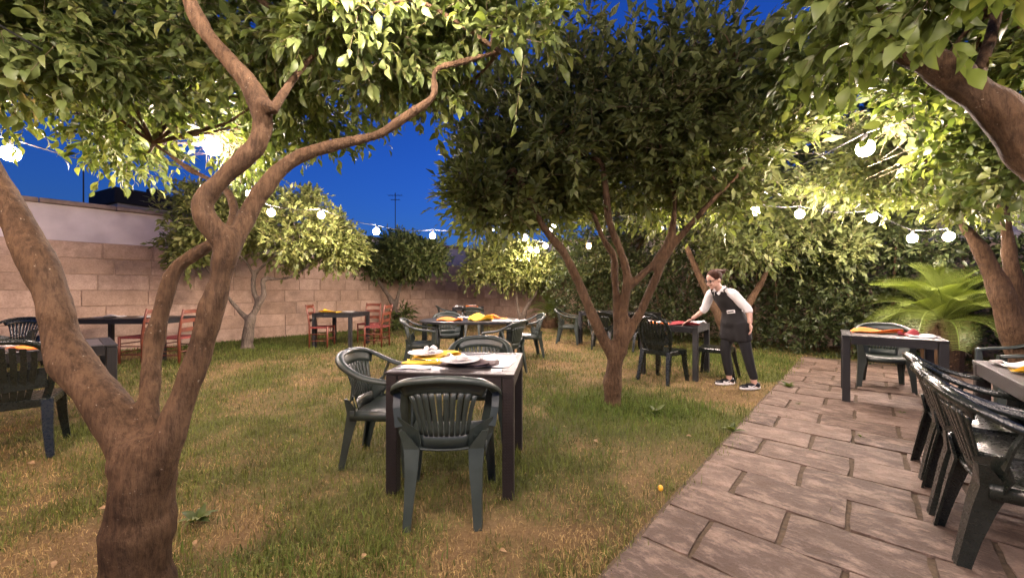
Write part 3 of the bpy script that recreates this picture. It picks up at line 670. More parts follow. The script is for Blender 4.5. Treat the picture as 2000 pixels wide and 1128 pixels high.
# cycads
def cycad(label, loc, n, L, seed, trunk_h, trunk_r):
    r = random.Random(seed); root = thing('cycad', label, 'palm', loc)
    mb = MB(); mb.tube([(0, 0, -.03), (0, 0, trunk_h * .5), (0, 0, trunk_h)], [trunk_r, trunk_r * 1.1, trunk_r * .8], 12)
    for k in range(45):
        a = r.uniform(0, 6.28); z = r.uniform(.02, trunk_h); c, s = math.cos(a), math.sin(a)
        mb.tube([(c * trunk_r * .9, s * trunk_r * .9, z), (c * (trunk_r + .05), s * (trunk_r + .05), z + .05)], [.022, .008], 5)
    mb.build('trunk', M['bark'], root)
    metas = []
    for var in range(3):
        v = []; f = []; m = 46
        pts = [Vector((0, t * (1 - .16 * t), .42 * t - (.42 + .12 * var) * t ** 2.2)) for t in [i / (m - 1) for i in range(m)]]
        mbf = MB(); mbf.tube(pts[::5] + [pts[-1]], [.011 - .0008 * i for i in range(len(pts[::5]) + 1)], 5)
        for i in range(5, m):
            t = i / (m - 1); tg = (pts[min(i + 1, m - 1)] - pts[i - 1]).normalized(); ll = .24 * math.sin(math.pi * (.12 + .84 * t)) ** .6 + .02
            for sd in (-1, 1):
                d = (Vector((sd, 0, .55)) + tg * .85).normalized(); e = pts[i] + d * ll + Vector((0, 0, -.02)); w_ = tg * .0045
                mbf.add([pts[i] - w_, pts[i] + w_, (pts[i] + e) / 2 + w_ * .9 + Vector((0, 0, .01)), e, (pts[i] + e) / 2 - w_ * .9 + Vector((0, 0, .01))], [(0, 1, 2, 4), (4, 2, 3)])
        me = mesh('frond', mbf.v, mbf.f); me.materials.append(M['frond']); metas.append(me)
    for k in range(n):
        o = link('frond', metas[k % 3], root); ring = k / n
        o.location = (0, 0, trunk_h); o.scale = (L * r.uniform(.85, 1.1),) * 3
        o.rotation_euler = (R(74 - 84 * ring + r.uniform(-6, 6)), R(r.uniform(-8, 8)), k * 2.399 + r.uniform(-.2, .2))
    return root
cycad('big cycad with arching feathery fronds behind the right-hand table', (6.65, 5.9, 0), 44, 1.15, 3, .75, .22)
cycad('small cycad in the far corner beyond the grass', (1.25, 12.6, 0), 26, .95, 5, .45, .25)

# ---------------------------------------------------------------- stone walls
def stone_wall(name, label, origin, along, inward, length, built, seed):
    r = random.Random(seed); ang = math.atan2(along.y, along.x)
    root = thing(name, label, 'wall', tuple(origin), ang); sgn = 1 if Vector((-along.y, along.x, 0)).dot(inward) > 0 else -1
    T = .30; base = MB(); base.box((length / 2, -sgn * T / 2, 1.09), (length, T - .02, 2.2)); base.build('mortar_core', M['mortar'], root)
    metas = {}
    def block(L, h):
        key = (round(L, 2), round(h, 2), r.randrange(2))
        if key not in metas:
            mb = MB(); mb.box((0, 0, 0), (L - .012, .10, h - .012), ch=.010); v = mb.v
            for p in v: p.x += r.uniform(-.004, .004); p.y += r.uniform(-.004, .004); p.z += r.uniform(-.004, .004)
            me = mesh('stone_block', v, mb.f); me.materials.append(M['stone']); metas[key] = me
        return metas[key]
    hs = [.30, .315, .31, .32, .31, .315, .315]; z = 0
    for row, h in enumerate(hs):
        x = -(row % 2) * .3 - r.uniform(0, .15)
        while x < built:
            L = r.choice([.55, .65, .75, .75, .85, .95])
            if x + L > 0:
                o = link('stone_block', block(L, h), root); o.location = (x + L / 2, sgn * (r.uniform(-.004, .006)) - sgn * .04, z + h / 2); o.rotation_euler = (0, 0, math.pi if r.random() < .5 else 0)
            x += L
        z += h
    if built < length - .2:
        pl = MB(); pl.box((built + (length - built) / 2 + .2, -sgn * .04, 1.09), (length - built - .4, .08, 2.17)); pl.build('rendered_face', M['mortar'], root)
    up = MB(); up.box((length / 2, -sgn * T / 2 - sgn * .035, 2.195 + .335), (length, T - .05, .67)); up.build('plaster_band', M['plaster'], root)
    x = 0
    while x < length:
        L = min(r.uniform(.85, 1.1), length - x); mb = MB(); mb.box((0, 0, 0), (L - .008, T + .07, .085), ch=.012)
        o = mb.build('coping_stone', M['coping'], root); o.location = (x + L / 2, -sgn * T / 2 - sgn * .01, 2.91 + r.uniform(-.004, .004)); x += L
CORNER = UN(-11.2, 11.1)
stone_wall('stone_wall', 'long pinkish stone block wall with plaster band on the left', UN(-11.2, -3.0), N, U, 14.1, 14.1, 4)
stone_wall('stone_wall', 'stone wall across the far end, mostly hidden by trees', UN(-11.2, 11.1), U, -N, 17.0, 6.0, 9)

# rooftops and aerials beyond the wall
def aerial(label, base, h, bars):
    root = thing('roof_aerial', label, 'aerial', tuple(base)); mb = MB(); mb.tube([(0, 0, 0), (0, 0, h)], .022, 6); mb.build('mast', M['metal_dark'], root)
    for z, wdt in bars:
        mb = MB(); mb.tube([(-wdt / 2, 0, z), (wdt / 2, 0, z)], .014, 6)
        for k in range(5): x = -wdt / 2 + wdt * k / 4; mb.tube([(x, -.2, z), (x, .2, z)], .008, 4)
        mb.build('antenna_bar', M['metal_dark'], root)
def roofbox(label, c, d, rz, h0):
    root = thing('rooftop', label, 'building', (c[0], c[1], 0), rz)
    mb = MB(); mb.box((0, 0, h0 / 2), (d[0], d[1], h0)); mb.build('house_wall', M['house'], root)
    mb = MB(); mb.box((0, 0, h0 + d[2] / 2), (d[0] + .2, d[1] + .2, d[2]), ch=.03); pr = mb.build('roof_parapet', M['roof_dark'], root)
    for x in (-.3, .28):
        mb = MB(); mb.box((x * d[0], 0, h0 + d[2] + .12), (.35, .4, .26), ch=.02); mb.build('chimney', M['roof_dark'], root)
    for k in range(3):
        mb = MB(); mb.box(((k - 1) * d[0] * .28, -d[1] / 2 - .02, h0 * .55), (.9, .06, 1.1), ch=.01); wd = mb.build('window', M['metal_dark'], root)
q = P(215, 400, 13.5); roofbox('black flat-roofed building peeping over the wall at far left', (q.x, q.y + 1.4), (2.0, 2.4, .55), -.45, 4.3)
q = P(805, 478, 24); roofbox('distant dark roof with chimneys above the wall behind the small tree', (q.x, q.y), (1.6, 2.0, .5), 0, 3.9)
aerial('thin aerial pole standing by the black roof at far left', P(163, 408, 13.5), 2.0, [])
aerial('tall television aerial against the blue sky above the wall', P(772, 478, 22), 3.0, [(2.85, .8), (2.6, .5)])

# ---------------------------------------------------------------- chairs
def arm_chair(m):
    root = thing('garden_armchair', 'x', 'chair')
    rim = [(.262, .21, .622), (.272, .13, .636), (.278, .03, .648), (.280, -.07, .668), (.272, -.16, .705), (.245, -.235, .748), (.185, -.29, .783), (.10, -.315, .80), (0, -.322, .805)]
    pp = catmull([(Vector(p), 0) for p in rim], 4); pts = [p for p, _ in pp]; pts = pts + [Vector((-p.x, p.y, p.z)) for p in pts[-2::-1]]
    prof = [(-.032, -.022), (-.026, .002), (-.006, .010), (.018, .004), (.028, -.014), (.022, -.018), (.012, -.004), (-.006, .001), (-.020, -.006), (-.025, -.024)]
    MB().sweep(pts, prof).build('arm_rail', m, root, True)
    # backrest: shell with slots
    def bp(s, t, off=0):
        hw = .128 + .02 * t + .062 * t * t; x = s * hw
        y = -.205 - .095 * t - .018 * t * t + .052 * (x / .2) ** 2; z = .405 + .392 * t - .05 * (abs(x) / .22) ** 3 * t
        return Vector((x, y + off, z))
    def panel(mb, s0, s1, t0, t1, ns, ntt, th=.006):
        v = []; f = []
        for sdn, off in ((0, 0), (1, -th)):
            for j in range(ntt + 1):
                for i in range(ns + 1): v.append(bp(s0 + (s1 - s0) * i / ns, t0 + (t1 - t0) * j / ntt, off))
        k = (ns + 1) * (ntt + 1)
        for j in range(ntt):
            for i in range(ns):
                a = j * (ns + 1) + i; f.append((a, a + 1, a + ns + 2, a + ns + 1)); f.append((k + a, k + a + ns + 1, k + a + ns + 2, k + a + 1))
        for i in range(ns):
            a = i; f.append((a, k + a, k + a + 1, a + 1)); a = ntt * (ns + 1) + i; f.append((a, a + 1, k + a + 1, k + a))
        for j in range(ntt):
            a = j * (ns + 1); f.append((a, a + ns + 1, k + a + ns + 1, k + a)); a += ns; f.append((a, k + a, k + a + ns + 1, a + ns + 1))
        mb.add(v, f)
    mb = MB(); panel(mb, -1, 1, -.03, .17, 14, 2); panel(mb, -1.12, 1.12, .78, 1.0, 14, 3)
    for s in (-1, 1): panel(mb, s * 1.0 if s < 0 else .86, -.86 if s < 0 else 1.0, .17, .78, 1, 6)
    back = mb.build('backrest', m, root, True)
    for k in range(8):
        c = -.74 + k * .2114; mb = MB(); panel(mb, c - .082, c + .082, .155, .795, 2, 6, .009); mb.build('slat', m, back, True)
    # seat
    v = []; f = []; ns, nn = 14, 14
    for lay in (0, 1):
        for j in range(nn + 1):
            for i in range(ns + 1):
                s = i / ns * 2 - 1; t = j / nn * 2 - 1
                hw = .215 + .02 * t; x = s * hw; y = t * .215 - .0
                z = .418 + .012 * t - .022 * (1 - s * s) * (1 - .3 * t * t)
                if t > .75: z -= .05 * ((t - .75) / .25) ** 2
                v.append((x, y, z - lay * .008))
    k = (ns + 1) * (nn + 1)
    for j in range(nn):
        for i in range(ns):
            a = j * (ns + 1) + i; f.append((a, a + 1, a + ns + 2, a + ns + 1)); f.append((k + a, k + a + ns + 1, k + a + ns + 2, k + a + 1))
    for i in range(ns): f.append((i, k + i, k + i + 1, i + 1)); a = nn * (ns + 1) + i; f.append((a, a + 1, k + a + 1, k + a))
    mb = MB(); mb.add(v, f)
    mb.sweep([(-.2, .21, .365), (0, .218, .36), (.2, .21, .365)], [(-.004, -.02), (.004, -.02), (.004, .035), (-.004, .035)])
    for s in (-1, 1): mb.sweep([(s * .222, -.2, .385), (s * .232, .2, .385)], [(-.004, -.03), (.004, -.03), (.004, .035), (-.004, .035)])
    mb.build('seat', m, root, True)
    # legs: angle section, flaring into the seat
    def leg(pts, wid):
        mb = MB(); sx = 1 if pts[0][0] > 0 else -1; v = []; f = []
        for (x, y, z), w_ in zip(pts, wid):
            fy = 1 if pts[0][1] > 0 else -1; th = .006
            v += [(x, y, z), (x - sx * w_, y + fy * .006, z), (x - sx * w_, y - fy * th, z), (x - sx * th, y - fy * th, z), (x - sx * th, y - fy * w_, z), (x + sx * .004, y - fy * w_, z)]
        n = len(pts)
        for i in range(n - 1):
            for q in range(6): q2 = (q + 1) % 6; f.append((i * 6 + q, i * 6 + q2, (i + 1) * 6 + q2, (i + 1) * 6 + q))
        f.append(tuple(range(5, -1, -1))); f.append(tuple((n - 1) * 6 + q for q in range(6)))
        mb.add(v, f); return mb
    for s in (-1, 1):
        leg([(s * .270, .235, 0), (s * .262, .228, .2), (s * .256, .222, .36), (s * .258, .220, .5), (s * .266, .215, .625)], [.045, .058, .085, .06, .045]).build('leg', m, root)
        leg([(s * .205, -.295, 0), (s * .202, -.27, .15), (s * .205, -.245, .3), (s * .215, -.225, .40), (s * .235, -.235, .50)], [.042, .052, .07, .085, .03]).build('leg', m, root)
        # web between backrest and arm rail
        mb = MB(); a = [(s * .128, -.195, .40), (s * .135, -.225, .50), (s * .262, -.165, .555), (s * .262, -.14, .46), (s * .228, -.16, .385)]
        c = [(x, y - .006, z) for x, y, z in a]; mb.add(a + c, [(0, 1, 2, 3, 4), (9, 8, 7, 6, 5)] + [(i, (i + 1) % 5, 5 + (i + 1) % 5, 5 + i) for i in range(5)]); mb.build('side_web', m, root)
        mb = MB(); mb.sweep([(s * .255, -.17, .5), (s * .272, -.15, .6), (s * .276, -.12, .672)], [(-.02, -.004), (.02, -.004), (.02, .004), (-.02, .004)], up=Vector((0, 1, 0))); mb.build('arm_support', m, root)
    return root
def side_chair(m):
    root = thing('garden_chair', 'x', 'chair')
    def bp(s, t, off=0):
        x = s * (.17 + .035 * math.sin(math.pi * min(t, .7)) ); y = -.19 - .11 * t + .04 * s * s; return Vector((x, y + off, .42 + .45 * t))
    # outer hoop
    hoop = [bp(1, 0), bp(1.02, .25), bp(1.05, .5), bp(1.02, .72), bp(.86, .9), bp(.5, .985), bp(0, 1.01)]
    pts = [p for p, _ in catmull([(p, 0) for p in hoop], 4)]; pts = pts + [Vector((-p.x, p.y, p.z)) for p in pts[-2::-1]]
    back = MB().sweep(pts, [(-.03, -.012), (.012, -.014), (.016, .010), (-.028, .008)], up=Vector((0, 1, 0))).build('backrest', m, root, True)
    for k in range(7):
        s = -.72 + k * .24; top = .93 - .16 * abs(s) ** 2
        MB().sweep([bp(s * .75, .0), bp(s * .85, .3), bp(s * .95, .6), bp(s, top)], [(-.016, -.004), (.016, -.004), (.016, .004), (-.016, .004)], up=Vector((0, 1, 0))).build('slat', m, back)
    mb = MB(); mb.sweep([bp(-.95, .38), bp(0, .36), bp(.95, .38)], [(-.004, -.075), (.004, -.075), (.004, .075), (-.004, .075)]); mb.build('lumbar_panel', m, root)
    mb = MB(); mb.box((0, .005, .425), (.43, .42, .014), ch=.006); mb.box((0, .21, .40), (.42, .012, .055), ch=.004); mb.box((0, -.2, .40), (.38, .012, .055), ch=.004)
    for s in (-1, 1): mb.box((s * .212, .005, .40), (.012, .41, .055), ch=.004)
    mb.build('seat', m, root)
    for s in (-1, 1):
        for y0, y1 in ((.235, .19), (-.27, -.18)):
            MB().sweep([(s * .225, y0, 0), (s * .205, (y0 + y1) / 2, .2), (s * .195, y1, .42)], [(-.026, -.022), (.026, -.022), (.022, .022), (-.022, .022)], up=Vector((0, 1, 0)), scale=[.8, 1, 1.25]).build('leg', m, root)
    return root
def wood_chair():
    m = M['redwood']; root = thing('ladder_back_chair', 'x', 'chair')
    for s in (-1, 1):
        MB().tube([(s * .18, -.19, 0), (s * .18, -.185, .45), (s * .175, -.215, .7), (s * .175, -.265, .93)], [.018, .021, .019, .015], 8).build('leg', m, root, True)
        MB().tube([(s * .20, .19, 0), (s * .20, .19, .46)], [.018, .021], 8).build('leg', m, root, True)
        for z in (.16, .30): MB().tube([(s * .182, -.185, z), (s * .2, .19, z)], .011, 6).build('stretcher', m, root, True)
    for z in (.2, .34): MB().tube([(-.2, .19, z), (.2, .19, z)], .011, 6).build('stretcher', m, root, True)
    MB().tube([(-.18, -.188, .22), (.18, -.188, .22)], .011, 6).build('stretcher', m, root, True)
    for z, y in ((.58, -.205), (.73, -.225), (.88, -.252)):
        MB().sweep([(-.172, y, z), (-.09, y - .022, z + .006), (0, y - .03, z + .01), (.09, y - .022, z + .006), (.172, y, z)], [(-.007, -.033), (.007, -.033), (.007, .033), (-.007, .033)]).build('back_slat', m, root)
    mb = MB(); v = []; f = []
    for lay in (0, 1):
        for j in range(9):
            for i in range(9):
                s, t = i / 4 - 1, j / 4 - 1; v.append((s * (.195 + .012 * t), t * .195, .462 - .018 * (1 - max(abs(s), abs(t))) - lay * .035))
    for j in range(8):
        for i in range(8): a = j * 9 + i; f.append((a, a + 1, a + 10, a + 9)); f.append((81 + a, 81 + a + 9, 81 + a + 10, 81 + a + 1))
    for i in range(8):
        for a, b in ((i, i + 1), (72 + i + 1, 72 + i), (9 * i + 9, 9 * i), (9 * i + 8, 9 * i + 17)): f.append((b, a, 81 + a, 81 + b))
    mb.add(v, f); mb.build('seat', M['rush'], root)
    return root
KIND = {}
def chair(kind, label, x, y, face, group):
    """face: direction in degrees, 0 = +X, 90 = away from the camera"""
    if kind not in KIND:
        KIND[kind] = {'arm': lambda: arm_chair(M['resin']), 'arm_dark': lambda: arm_chair(M['resin_black']), 'side': lambda: side_chair(M['resin_black']), 'wood': wood_chair}[kind]()
        o = KIND[kind]
    else: o = copy_tree(KIND[kind])
    o.location = (x, y, 0); o.rotation_euler = (0, 0, R(face - 90)); o['label'] = label; o['group'] = group
    return o
GA, GD, GS, GW = 'green resin armchairs', 'dark resin armchairs', 'armless resin chairs', 'red ladder-back chairs'
chair('arm', 'weathered green armchair seen from behind at the nearest table', -.372, 2.27, 92, GA)
chair('arm', 'weathered green armchair on the left of the nearest table, facing right', -.90, 2.83, -4, GA)
chair('arm', 'weathered green armchair on the far side of nearest table, only its back showing', -.30, 3.36, 268, GA)
chair('arm', 'green armchair left of the oval table, arm sloping to the right', -1.42, 6.05, 8, GA)
chair('arm', 'green armchair at the near right of the oval table, back to camera', -.12, 5.75, 150, GA)
chair('arm', 'pale rimmed armchair at the right end of the oval table', .28, 7.15, 192, GA)
chair('arm', 'green armchair behind the left end of the oval table', -1.22, 7.35, 285, GA)
chair('arm', 'far armchair on the left of the small table by the wall', -1.85, 11.0, 15, GA)
chair('arm', 'far armchair with its back to us at the small table by the wall', -1.05, 10.35, 90, GA)
chair('arm_dark', 'dark armchair by the stone wall at the left picture edge', -7.75, 5.95, 300, GD)
chair('side', 'black slatted chair in the left foreground behind the big trunk', -3.80, 2.92, 130, GS)
chair('side', 'black armless chair with fanned slats at the waitress table, back to us', 2.10, 5.30, 38, GS)
chair('side', 'black armless chair between the waitress and her table, facing left', 2.93, 5.48, 142, GS)
chair('arm', 'armchair at the left end of the long dark table near the hedge', 1.35, 9.0, -15, GA)
chair('arm_dark', 'dark armchair on the near side of the long table by the hedge', 1.95, 8.15, 65, GD)
chair('arm_dark', 'dark armchair right of another on the near side of long hedge table', 2.75, 7.75, 50, GD)
chair('arm', 'grey-green armchair behind the table on the path, facing the camera', 4.78, 4.90, 230, GA)
chair('arm', 'olive rimmed armchair at the right end of the table on the path', 4.98, 3.74, 146, GA)
cB = UN(.71, 3.27); cC = UN(.71, 2.80); cA = UN(.73, 3.80)
chair('arm_dark', 'glossy dark armchair nearest the camera at the bottom right', cC.x, cC.y, -38, GD)
chair('arm_dark', 'glossy dark armchair in the middle of the three at bottom right', cB.x, cB.y, -43, GD)
chair('arm_dark', 'glossy dark armchair farthest of the three along the right-edge table', cA.x, cA.y, -40, GD)
chair('wood', 'red ladder-back chair left of the small table by the wall, facing right', -4.16, 8.35, 5, GW)
chair('wood', 'red ladder-back chair right of the small table by the wall, facing left', -2.98, 8.45, 172, GW)
chair('wood', 'red ladder-back chair behind the small table, against the stone wall', -3.42, 9.15, 268, GW)
chair('wood', 'red ladder-back chair at the right end of the far-left table', -5.72, 6.55, 175, GW)
chair('wood', 'red wooden chair under the far-left table, half hidden by the limb', -6.42, 6.62, 178, GW)

# ---------------------------------------------------------------- tables
def table(label, x, y, rz, sx=.79, sy=.79, h=.75, m='wicker', top='top', group='woven resin tables'):
    root = thing('garden_table', label, 'table', (x, y, 0), rz, group); bw = .085
    mb = MB()
    for s in (-1, 1):
        mb.box((0, s * (sy / 2 - bw / 2), h - .009), (sx, bw, .018), ch=.003)
        mb.box((s * (sx / 2 - bw / 2), 0, h - .009), (bw, sy - 2 * bw - .002, .018), ch=.003)
    mb.build('top_border', M[m], root)
    mb = MB(); mb.box((0, 0, h - .011), (sx - 2 * bw - .006, sy - 2 * bw - .006, .016), ch=.002); mb.build('table_top', M[top], root)
    mb = MB()
    for s in (-1, 1):
        mb.box((0, s * (sy / 2 - .016), h - .055), (sx - .16, .022, .072)); mb.box((s * (sx / 2 - .016), 0, h - .055), (.022, sy - .16, .072))
    mb.build('apron', M[m], root)
    for a in (-1, 1):
        for b in (-1, 1):
            mb = MB(); mb.box((a * (sx / 2 - .038), b * (sy / 2 - .038), (h - .0195) / 2), (.07, .07, h - .0195), ch=.005); mb.build('leg', M[m], root)
    return root
table('square brown woven table nearest the camera, laid with two plates', -.345, 2.685, R(-5.5), .795, .785)
table('square woven table by the wall with red chairs around it', P(666, 600, 8.55).x, 8.6, R(-6), .9, .85, m='wicker_dark', top='top_dark')
table('small dark table farthest away against the stone wall', P(915, 600, 11.2).x, 11.2, R(3), .88, .8, m='wicker_dark', top='top_dark')
table('long dark table at far left in front of the stone wall', -6.9, 7.0, R(2), 1.66, .8, m='wicker_dark', top='top_dark')
table('dark table at the left, half hidden by the big leaning limb', -4.23, 3.47, R(-40), .84, .84, m='wicker_dark', top='top')
table('long dark table in shade in front of the hedge', 2.45, 8.75, R(-38), 1.65, .8, m='wicker_dark', top='top_dark')
table('dark table the waitress is laying with orange and red napkins', 2.46, 5.75, R(-38), .8, .8, m='wicker_dark', top='top_dark')
table('dark woven table standing on the stone path, orange napkin on it', 4.22, 4.28, R(-40), .8, .8, m='wicker_dark', top='top')
q = UN(1.17, 3.42); table('long table cut off by the right edge of the picture', q.x, q.y, R(-40), .8, 1.6, m='wicker', top='top')
# oval resin table
root = thing('oval_table', 'oval dark resin table with yellow and orange napkins', 'table', (-.74, 6.68, 0), R(-2))
mb = MB(); n = 48; ring = [(.86 * math.copysign(abs(math.cos(a)) ** .8, math.cos(a)), .56 * math.copysign(abs(math.sin(a)) ** .8, math.sin(a))) for a in [2 * math.pi * k / n for k in range(n)]]
lay = [(.97, .735), (1.0, .728), (1.0, .695), (.98, .69), (.97, .715)]
v = [(x * s, y * s, z) for s, z in lay for x, y in ring]; f = [(i * n + k, i * n + (k + 1) % n, (i + 1) * n + (k + 1) % n, (i + 1) * n + k) for i in range(4) for k in range(n)]
f.append(tuple(range(n))); f.append(tuple(4 * n + k for k in range(n)))
mb.add(v, f); mb.build('table_top', M['top_dark'], root)
for a in (-1, 1):
    for b in (-1, 1):
        mb = MB(); mb.sweep([(a * .70, b * .36, 0), (a * .70, b * .35, .71)], [(-.04, -.03), (.04, -.03), (.035, .03), (-.035, .03)], up=Vector((0, 1, 0))); mb.build('leg', M['resin_black'], root)

# ---------------------------------------------------------------- things on the tables
def plate(label, x, y, z, r=.125):
    o = MB().lathe([(.0001, .006), (.55 * r, .006), (.66 * r, .010), (.98 * r, .020), (r, .0205), (r, .018), (.7 * r, .005), (.55 * r, .0), (.0001, .0)]).build('plate', M['china'], None, True)
    o.location = (x, y, z); return tag(o, label, 'plate', 'plates on the tables')
def napkin(label, x, y, z, a, b, rz, m, seed, fold=.012, name='napkin', layers=2):
    r = random.Random(seed); ph = [r.uniform(0, 6.28) for _ in range(4)]; ns = 12; mb = MB()
    for L in range(layers):
        sa, sb, off, tw = a * (1 - .06 * L), b * (1 - .10 * L), L * .005, .10 * L * r.uniform(-1, 1); v = []
        for lay in (0, 1):
            for j in range(ns + 1):
                for i in range(ns + 1):
                    s, t = i / ns - .5, j / ns - .5
                    h = fold * (.5 + .5 * math.sin(4.2 * s + 2 * t + ph[0])) * (.5 + .5 * math.sin(5 * t - 3 * s + ph[1])) * (1 + L)
                    h += fold * 1.2 * max(0, abs(s) + abs(t) - .55) * (1 + math.sin(ph[2] + 9 * s))
                    x_, y_ = s * sa + .01 * math.sin(8 * t + ph[3]), t * sb + .01 * math.sin(7 * s + ph[2])
                    v.append((x_ * math.cos(tw) - y_ * math.sin(tw), x_ * math.sin(tw) + y_ * math.cos(tw), off + h + .001 + .002 * (1 - lay)))
        k = (ns + 1) ** 2; f = []
        for j in range(ns):
            for i in range(ns):
                q = j * (ns + 1) + i; f.append((q, q + 1, q + ns + 2, q + ns + 1)); f.append((k + q, k + q + ns + 1, k + q + ns + 2, k + q + 1))
        for i in range(ns):
            for p, q in ((i, i + 1), (ns * (ns + 1) + i + 1, ns * (ns + 1) + i), ((i + 1) * (ns + 1), i * (ns + 1)), (i * (ns + 1) + ns, (i + 1) * (ns + 1) + ns)): f.append((q, p, k + p, k + q))
        mb.add(v, f)
    o = mb.build(name, m, None, True); o.location = (x, y, z); o.rotation_euler = (0, 0, rz); return tag(o, label, 'napkin', 'paper napkins')
def knife(label, x, y, z, rz):
    root = thing('knife', label, 'knife', (x, y, z), rz)
    MB().box((.05, 0, .004), (.11, .014, .006), ch=.002).build('handle', M['black'], root)
    MB().add([(-.006, -.009, .003), (-.006, .009, .003), (-.09, .009, .003), (-.115, 0, .003), (-.09, -.009, .003), (-.006, -.009, .005), (-.006, .009, .005), (-.09, .009, .005), (-.115, 0, .005), (-.09, -.009, .005)],
             [(0, 1, 2, 3, 4), (9, 8, 7, 6, 5)] + [(i, (i + 1) % 5, 5 + (i + 1) % 5, 5 + i) for i in range(5)]).build('blade', M['steel'], root)
Z = .7505
napkin('yellow napkin spread under the farther plate on the nearest table', -.56, 2.88, Z, .36, .24, .25, M['yellow'], 1, .012)
napkin('folded yellow napkin with a knife on it, left on the nearest table', -.60, 2.63, Z, .28, .15, -.05, M['yellow'], 2, .006)
knife('knife with dark handle lying on the yellow napkin', -.60, 2.62, Z + .016, 3.0)
plate('white plate with a crumpled napkin, farther one on the nearest table', -.64, 2.83, Z + .022, .13)
napkin('crumpled pale napkin on the farther plate of the nearest table', -.61, 2.83, Z + .030, .10, .07, .4, M['paper'], 3, .028)
napkin('dark brown napkin under the nearer plate', -.28, 2.58, Z, .37, .22, -.28, M['brown'], 4, .016)
plate('white plate on the dark brown napkin, nearest of all', -.345, 2.52, Z + .024, .132)
napkin('white folded napkin on the nearest plate', -.34, 2.53, Z + .036, .15, .10, .6, M['paper'], 5, .02)
napkin('white paper place mat at the right of the nearest table', -.10, 2.70, Z, .24, .46, -.1, M['paper'], 6, .001, 'place_mat', 1)
napkin('white paper place mat at the left front of the nearest table', -.62, 2.47, Z, .20, .11, -.1, M['paper'], 16, .001, 'place_mat', 1)
T2 = .7365
napkin('large orange napkin at the left of the oval table', -1.05, 6.42, T2, .42, .28, .1, M['orange'], 7, .03)
plate('white plate in the middle of the oval table', -.86, 6.98, T2, .14)
napkin('pointed yellow napkin in the middle of the oval table', -.54, 6.50, T2, .40, .30, .2, M['yellow'], 8, .055)
napkin('orange napkin at the right of the oval table', -.27, 6.80, T2, .34, .22, -.2, M['orange'], 9, .04)
napkin('white paper place mat at the right end of oval table', -.18, 6.45, T2, .34, .26, .3, M['paper'], 10, .002, 'place_mat', 1)
x0 = P(666, 600, 8.55).x
napkin('yellow napkin on the table with the red chairs', x0 - .2, 8.48, Z, .44, .26, -.05, M['yellow'], 11, .025)
plate('white plate on the table with the red chairs', x0 + .17, 8.55, Z, .14)
x0 = P(915, 600, 11.2).x
napkin('orange napkin on the farthest small table', x0 + .12, 11.0, Z, .36, .24, 0, M['orange'], 12, .02)
plate('white plate on the orange napkin of the farthest small table', x0 + .12, 11.05, Z + .04, .14)
napkin('white napkin at the left of the farthest small table', x0 - .28, 11.05, Z, .24, .24, 0, M['paper'], 13, .02)
napkin('white napkin on the far-left table, left one', -7.35, 6.95, Z, .40, .26, 0, M['paper'], 14, .02)
plate('white plate on the far-left table beside the limb', -6.62, 6.95, Z, .15)
napkin('orange napkin seen through the slats of the black left chair', -4.10, 3.30, Z, .3, .22, .6, M['orange'], 15, .02)
napkin('white napkin on the left table behind the black slatted chair', -4.38, 3.42, Z, .24, .2, .5, M['paper'], 25, .02)
q = Vector((2.46, 5.75, 0))
for lab, du, dn, a, b, m, s, fo in (('orange napkin at the front of the waitress table', -.15, -.25, .26, .2, 'orange', 17, .01), ('dark red napkin under the waitress hand', .19, -.22, .38, .26, 'maroon', 18, .02), ('white napkin at the left of the waitress table', -.26, -.10, .22, .2, 'paper', 19, .02), ('white napkin at the far right of waitress table', .26, .22, .2, .16, 'paper', 20, .02)):
    w_ = q + U * du + N * dn; napkin(lab, w_.x, w_.y, Z, a, b, -.6, M[m], s, fo)
q = Vector((4.22, 4.28, 0))
for lab, du, dn, a, b, m, s, fo in (('long orange napkin on the table on the path', -.08, .12, .44, .18, 'orange', 21, .022), ('dark red napkin at the end of the orange one', .16, .02, .16, .14, 'maroon', 22, .03), ('white paper napkin at the right of the table on the path', .26, -.08, .22, .2, 'paper', 23, .008)):
    w_ = q + U * du + N * dn; napkin(lab, w_.x, w_.y, Z, a, b, -.6, M[m], s, fo)
q = UN(.98, 4.02); napkin('white napkin on the table at the right edge', q.x, q.y, Z, .3, .2, -.3, M['paper'], 24, .02)
q = UN(.93, 3.72); napkin('yellow napkin on the table at the right edge', q.x, q.y, Z, .18, .16, -.3, M['yellow'], 26, .03)

